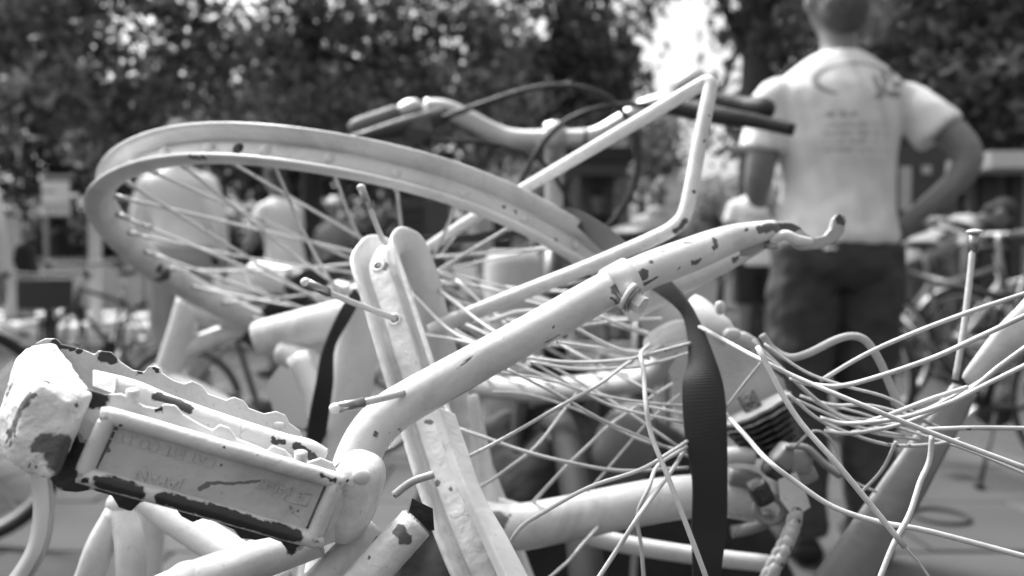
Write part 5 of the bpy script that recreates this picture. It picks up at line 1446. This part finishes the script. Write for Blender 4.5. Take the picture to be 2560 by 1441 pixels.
link_mesh('rail', *tube([sd1 + Vector((0, .01, -.03)), sd1 + Vector((.02, .05, -.12)), sd1 + Vector((.02, .08, -.25))], .004, 8, 4), M_SILVER, st_)

# ------------------------------------------------------------------ silver handlebar of the bicycle behind
hbk = thing('bicycle', 'bicycle with swept silver handlebar, bells and black brake levers', 'bicycle', (P(1390, 400, 1.15)[0], 1.15, 0))
D = 1.15
bar_p = [(880, 322, 1.06), (940, 300, 1.08), (1010, 278, 1.10), (1062, 270, 1.12), (1110, 272, 1.13), (1160, 292, 1.14), (1230, 328, 1.15), (1290, 346, 1.15), (1390, 346, 1.15), (1480, 342, 1.15), (1545, 310, 1.15), (1610, 270, 1.14), (1680, 250, 1.13), (1760, 256, 1.12), (1850, 268, 1.10), (1925, 282, 1.08)]
link_mesh('handlebar', *tube(PS(bar_p[3:13]), .0128, 20, 6), M_SILVER, hbk)
link_mesh('grip', *tube(PS([(880, 328, 1.06), (890, 322, 1.06), (940, 304, 1.08), (992, 286, 1.095)]), [.006, .0125, .013, .013], 18, 4), mat('grey rubber grip', .12, .6, 0, .2, 60), hbk)
link_mesh('grip', *tube(PS([(1700, 254, 1.13), (1770, 258, 1.12), (1850, 268, 1.10), (1910, 276, 1.08), (1928, 282, 1.08)]), [.0135, .015, .0145, .0165, .010], 18, 4), M_BLACK, hbk)
for (x, y, d, r, kind) in ((1022, 276, 1.10, .020, 0), (1722, 204, 1.13, .024, 1)):
    R_b = Matrix.Rotation(-.45, 3, 'Y')
    bl = link_mesh('bell', *ellipsoid(P(x, y, d), r * 1.05, r, r * .7, 22, 14, R_b), M_SILVER, hbk)
    link_mesh('bell_base', *ellipsoid(P(x + 14, y + 18, d), r * .9, r * .9, r * .35, 18, 10, R_b), M_BLACK, bl)
link_mesh('brake_lever', *tube(PS([(876, 350, 1.02), (930, 338, 1.03), (1000, 322, 1.06), (1060, 306, 1.09), (1110, 288, 1.12)]), [.006, .009, .0135, .015, .012], 14, 5), M_BLACK, hbk)
link_mesh('lever_clamp', *hull(PS([(990, 310, 1.05), (1070, 290, 1.07), (1085, 330, 1.06), (1040, 362, 1.05), (1005, 345, 1.05), (1000, 310, 1.09), (1070, 290, 1.10), (1040, 350, 1.09)])), M_BLACK, hbk, False)
link_mesh('brake_lever', *tube(PS([(1640, 262, 1.12), (1720, 272, 1.10), (1800, 290, 1.07), (1890, 304, 1.05), (1985, 326, 1.03)]), [.010, .014, .012, .0095, .008], 14, 5), M_BLACK, hbk)
link_mesh('stem_clamp', *tube(PS([(1362, 342, 1.15), (1385, 340, 1.15), (1412, 340, 1.15)]), [.019, .022, .018], 20, 3), M_SILVER, hbk)
sx = P(1390, 350, 1.15)
link_mesh('stem', *tube([sx, sx + Vector((0, .05, -.03)), sx + Vector((0, .055, -.16))], [.014, .014, .0125], 16, 4), M_SILVER, hbk)
hd0 = sx + Vector((0, .055, -.15))
link_mesh('head_tube', *cyl(hd0, hd0 + Vector((0, -.03, -.17)), .019, 18), M_BFRAME_DARK, hbk)
fr0 = hd0 + Vector((0, -.03, -.17))
hubf = Vector((sx[0], 1.02, .335)); rearh = Vector((sx[0] + .3, 2.05, .335)); bbk = Vector((sx[0] + .18, 1.62, .29)); stk = Vector((sx[0] + .22, 1.78, .82))
link_mesh('frame', *join_vf(tube([fr0, bbk], .017, 12), tube([hd0 + Vector((0, 0, -.04)), stk], .015, 12), tube([bbk, stk], .015, 12), tube([bbk, rearh], .010, 10), tube([stk, rearh], .008, 10)), M_BFRAME_DARK, hbk)
for s in (-1, 1):
    link_mesh('fork_blade', *tube([fr0 + Vector((0, 0, 0)), fr0 + Vector((s * .05, -.02, -.05)), hubf + Vector((s * .05, 0, 0))], [.014, .013, .009], 12, 4), M_BFRAME_DARK, hbk)
for c, ax in ((hubf, Vector((1, .05, 0))), (rearh, Vector((1, -.29, 0)))):
    w_ = link_mesh('wheel', *torus(c, ax, .30, .011, 48, 8), M_SILVER, hbk)
    link_mesh('tyre', *torus(c, ax, .318, .0185, 48, 8), M_RUBBER, w_)
    link_mesh('hub', *cyl(c - ax.normalized() * .05, c + ax.normalized() * .05, .018, 12), M_SILVER, w_)
link_mesh('saddle', *ellipsoid(stk + Vector((0, 0, .1)), .08, .13, .03, 20, 10), M_BLACK, hbk)
link_mesh('seat_post', *cyl(stk, stk + Vector((0, 0, .09)), .013, 12), M_SILVER, hbk)
for pts, r in (([(1060, 312, 1.10), (1200, 262, 1.10), (1330, 222, 1.10), (1430, 216, 1.10), (1510, 240, 1.10), (1570, 300, 1.10), (1594, 380, 1.10), (1585, 460, 1.10), (1550, 530, 1.10), (1510, 580, 1.10), (1440, 680, 1.12)], .0040),
               ([(1740, 272, 1.10), (1640, 264, 1.10), (1550, 264, 1.10), (1460, 282, 1.08), (1380, 330, 1.08), (1325, 410, 1.08), (1296, 475, 1.08), (1280, 560, 1.10)], .0040),
               ([(1046, 352, 1.07), (1120, 354, 1.08), (1210, 356, 1.09), (1300, 380, 1.10), (1360, 410, 1.11), (1410, 480, 1.12), (1440, 560, 1.12)], .0035),
               ([(1596, 300, 1.13), (1600, 380, 1.13), (1596, 430, 1.12)], .0024)):
    link_mesh('brake_cable', *tube(PS(pts), r, 8, 6), M_BLACK, hbk)
link_mesh('cable_tie', *torus(P(1462, 346, 1.15), (1, 0, 0), .0135, .0022, 20, 6), M_BLACK, hbk)
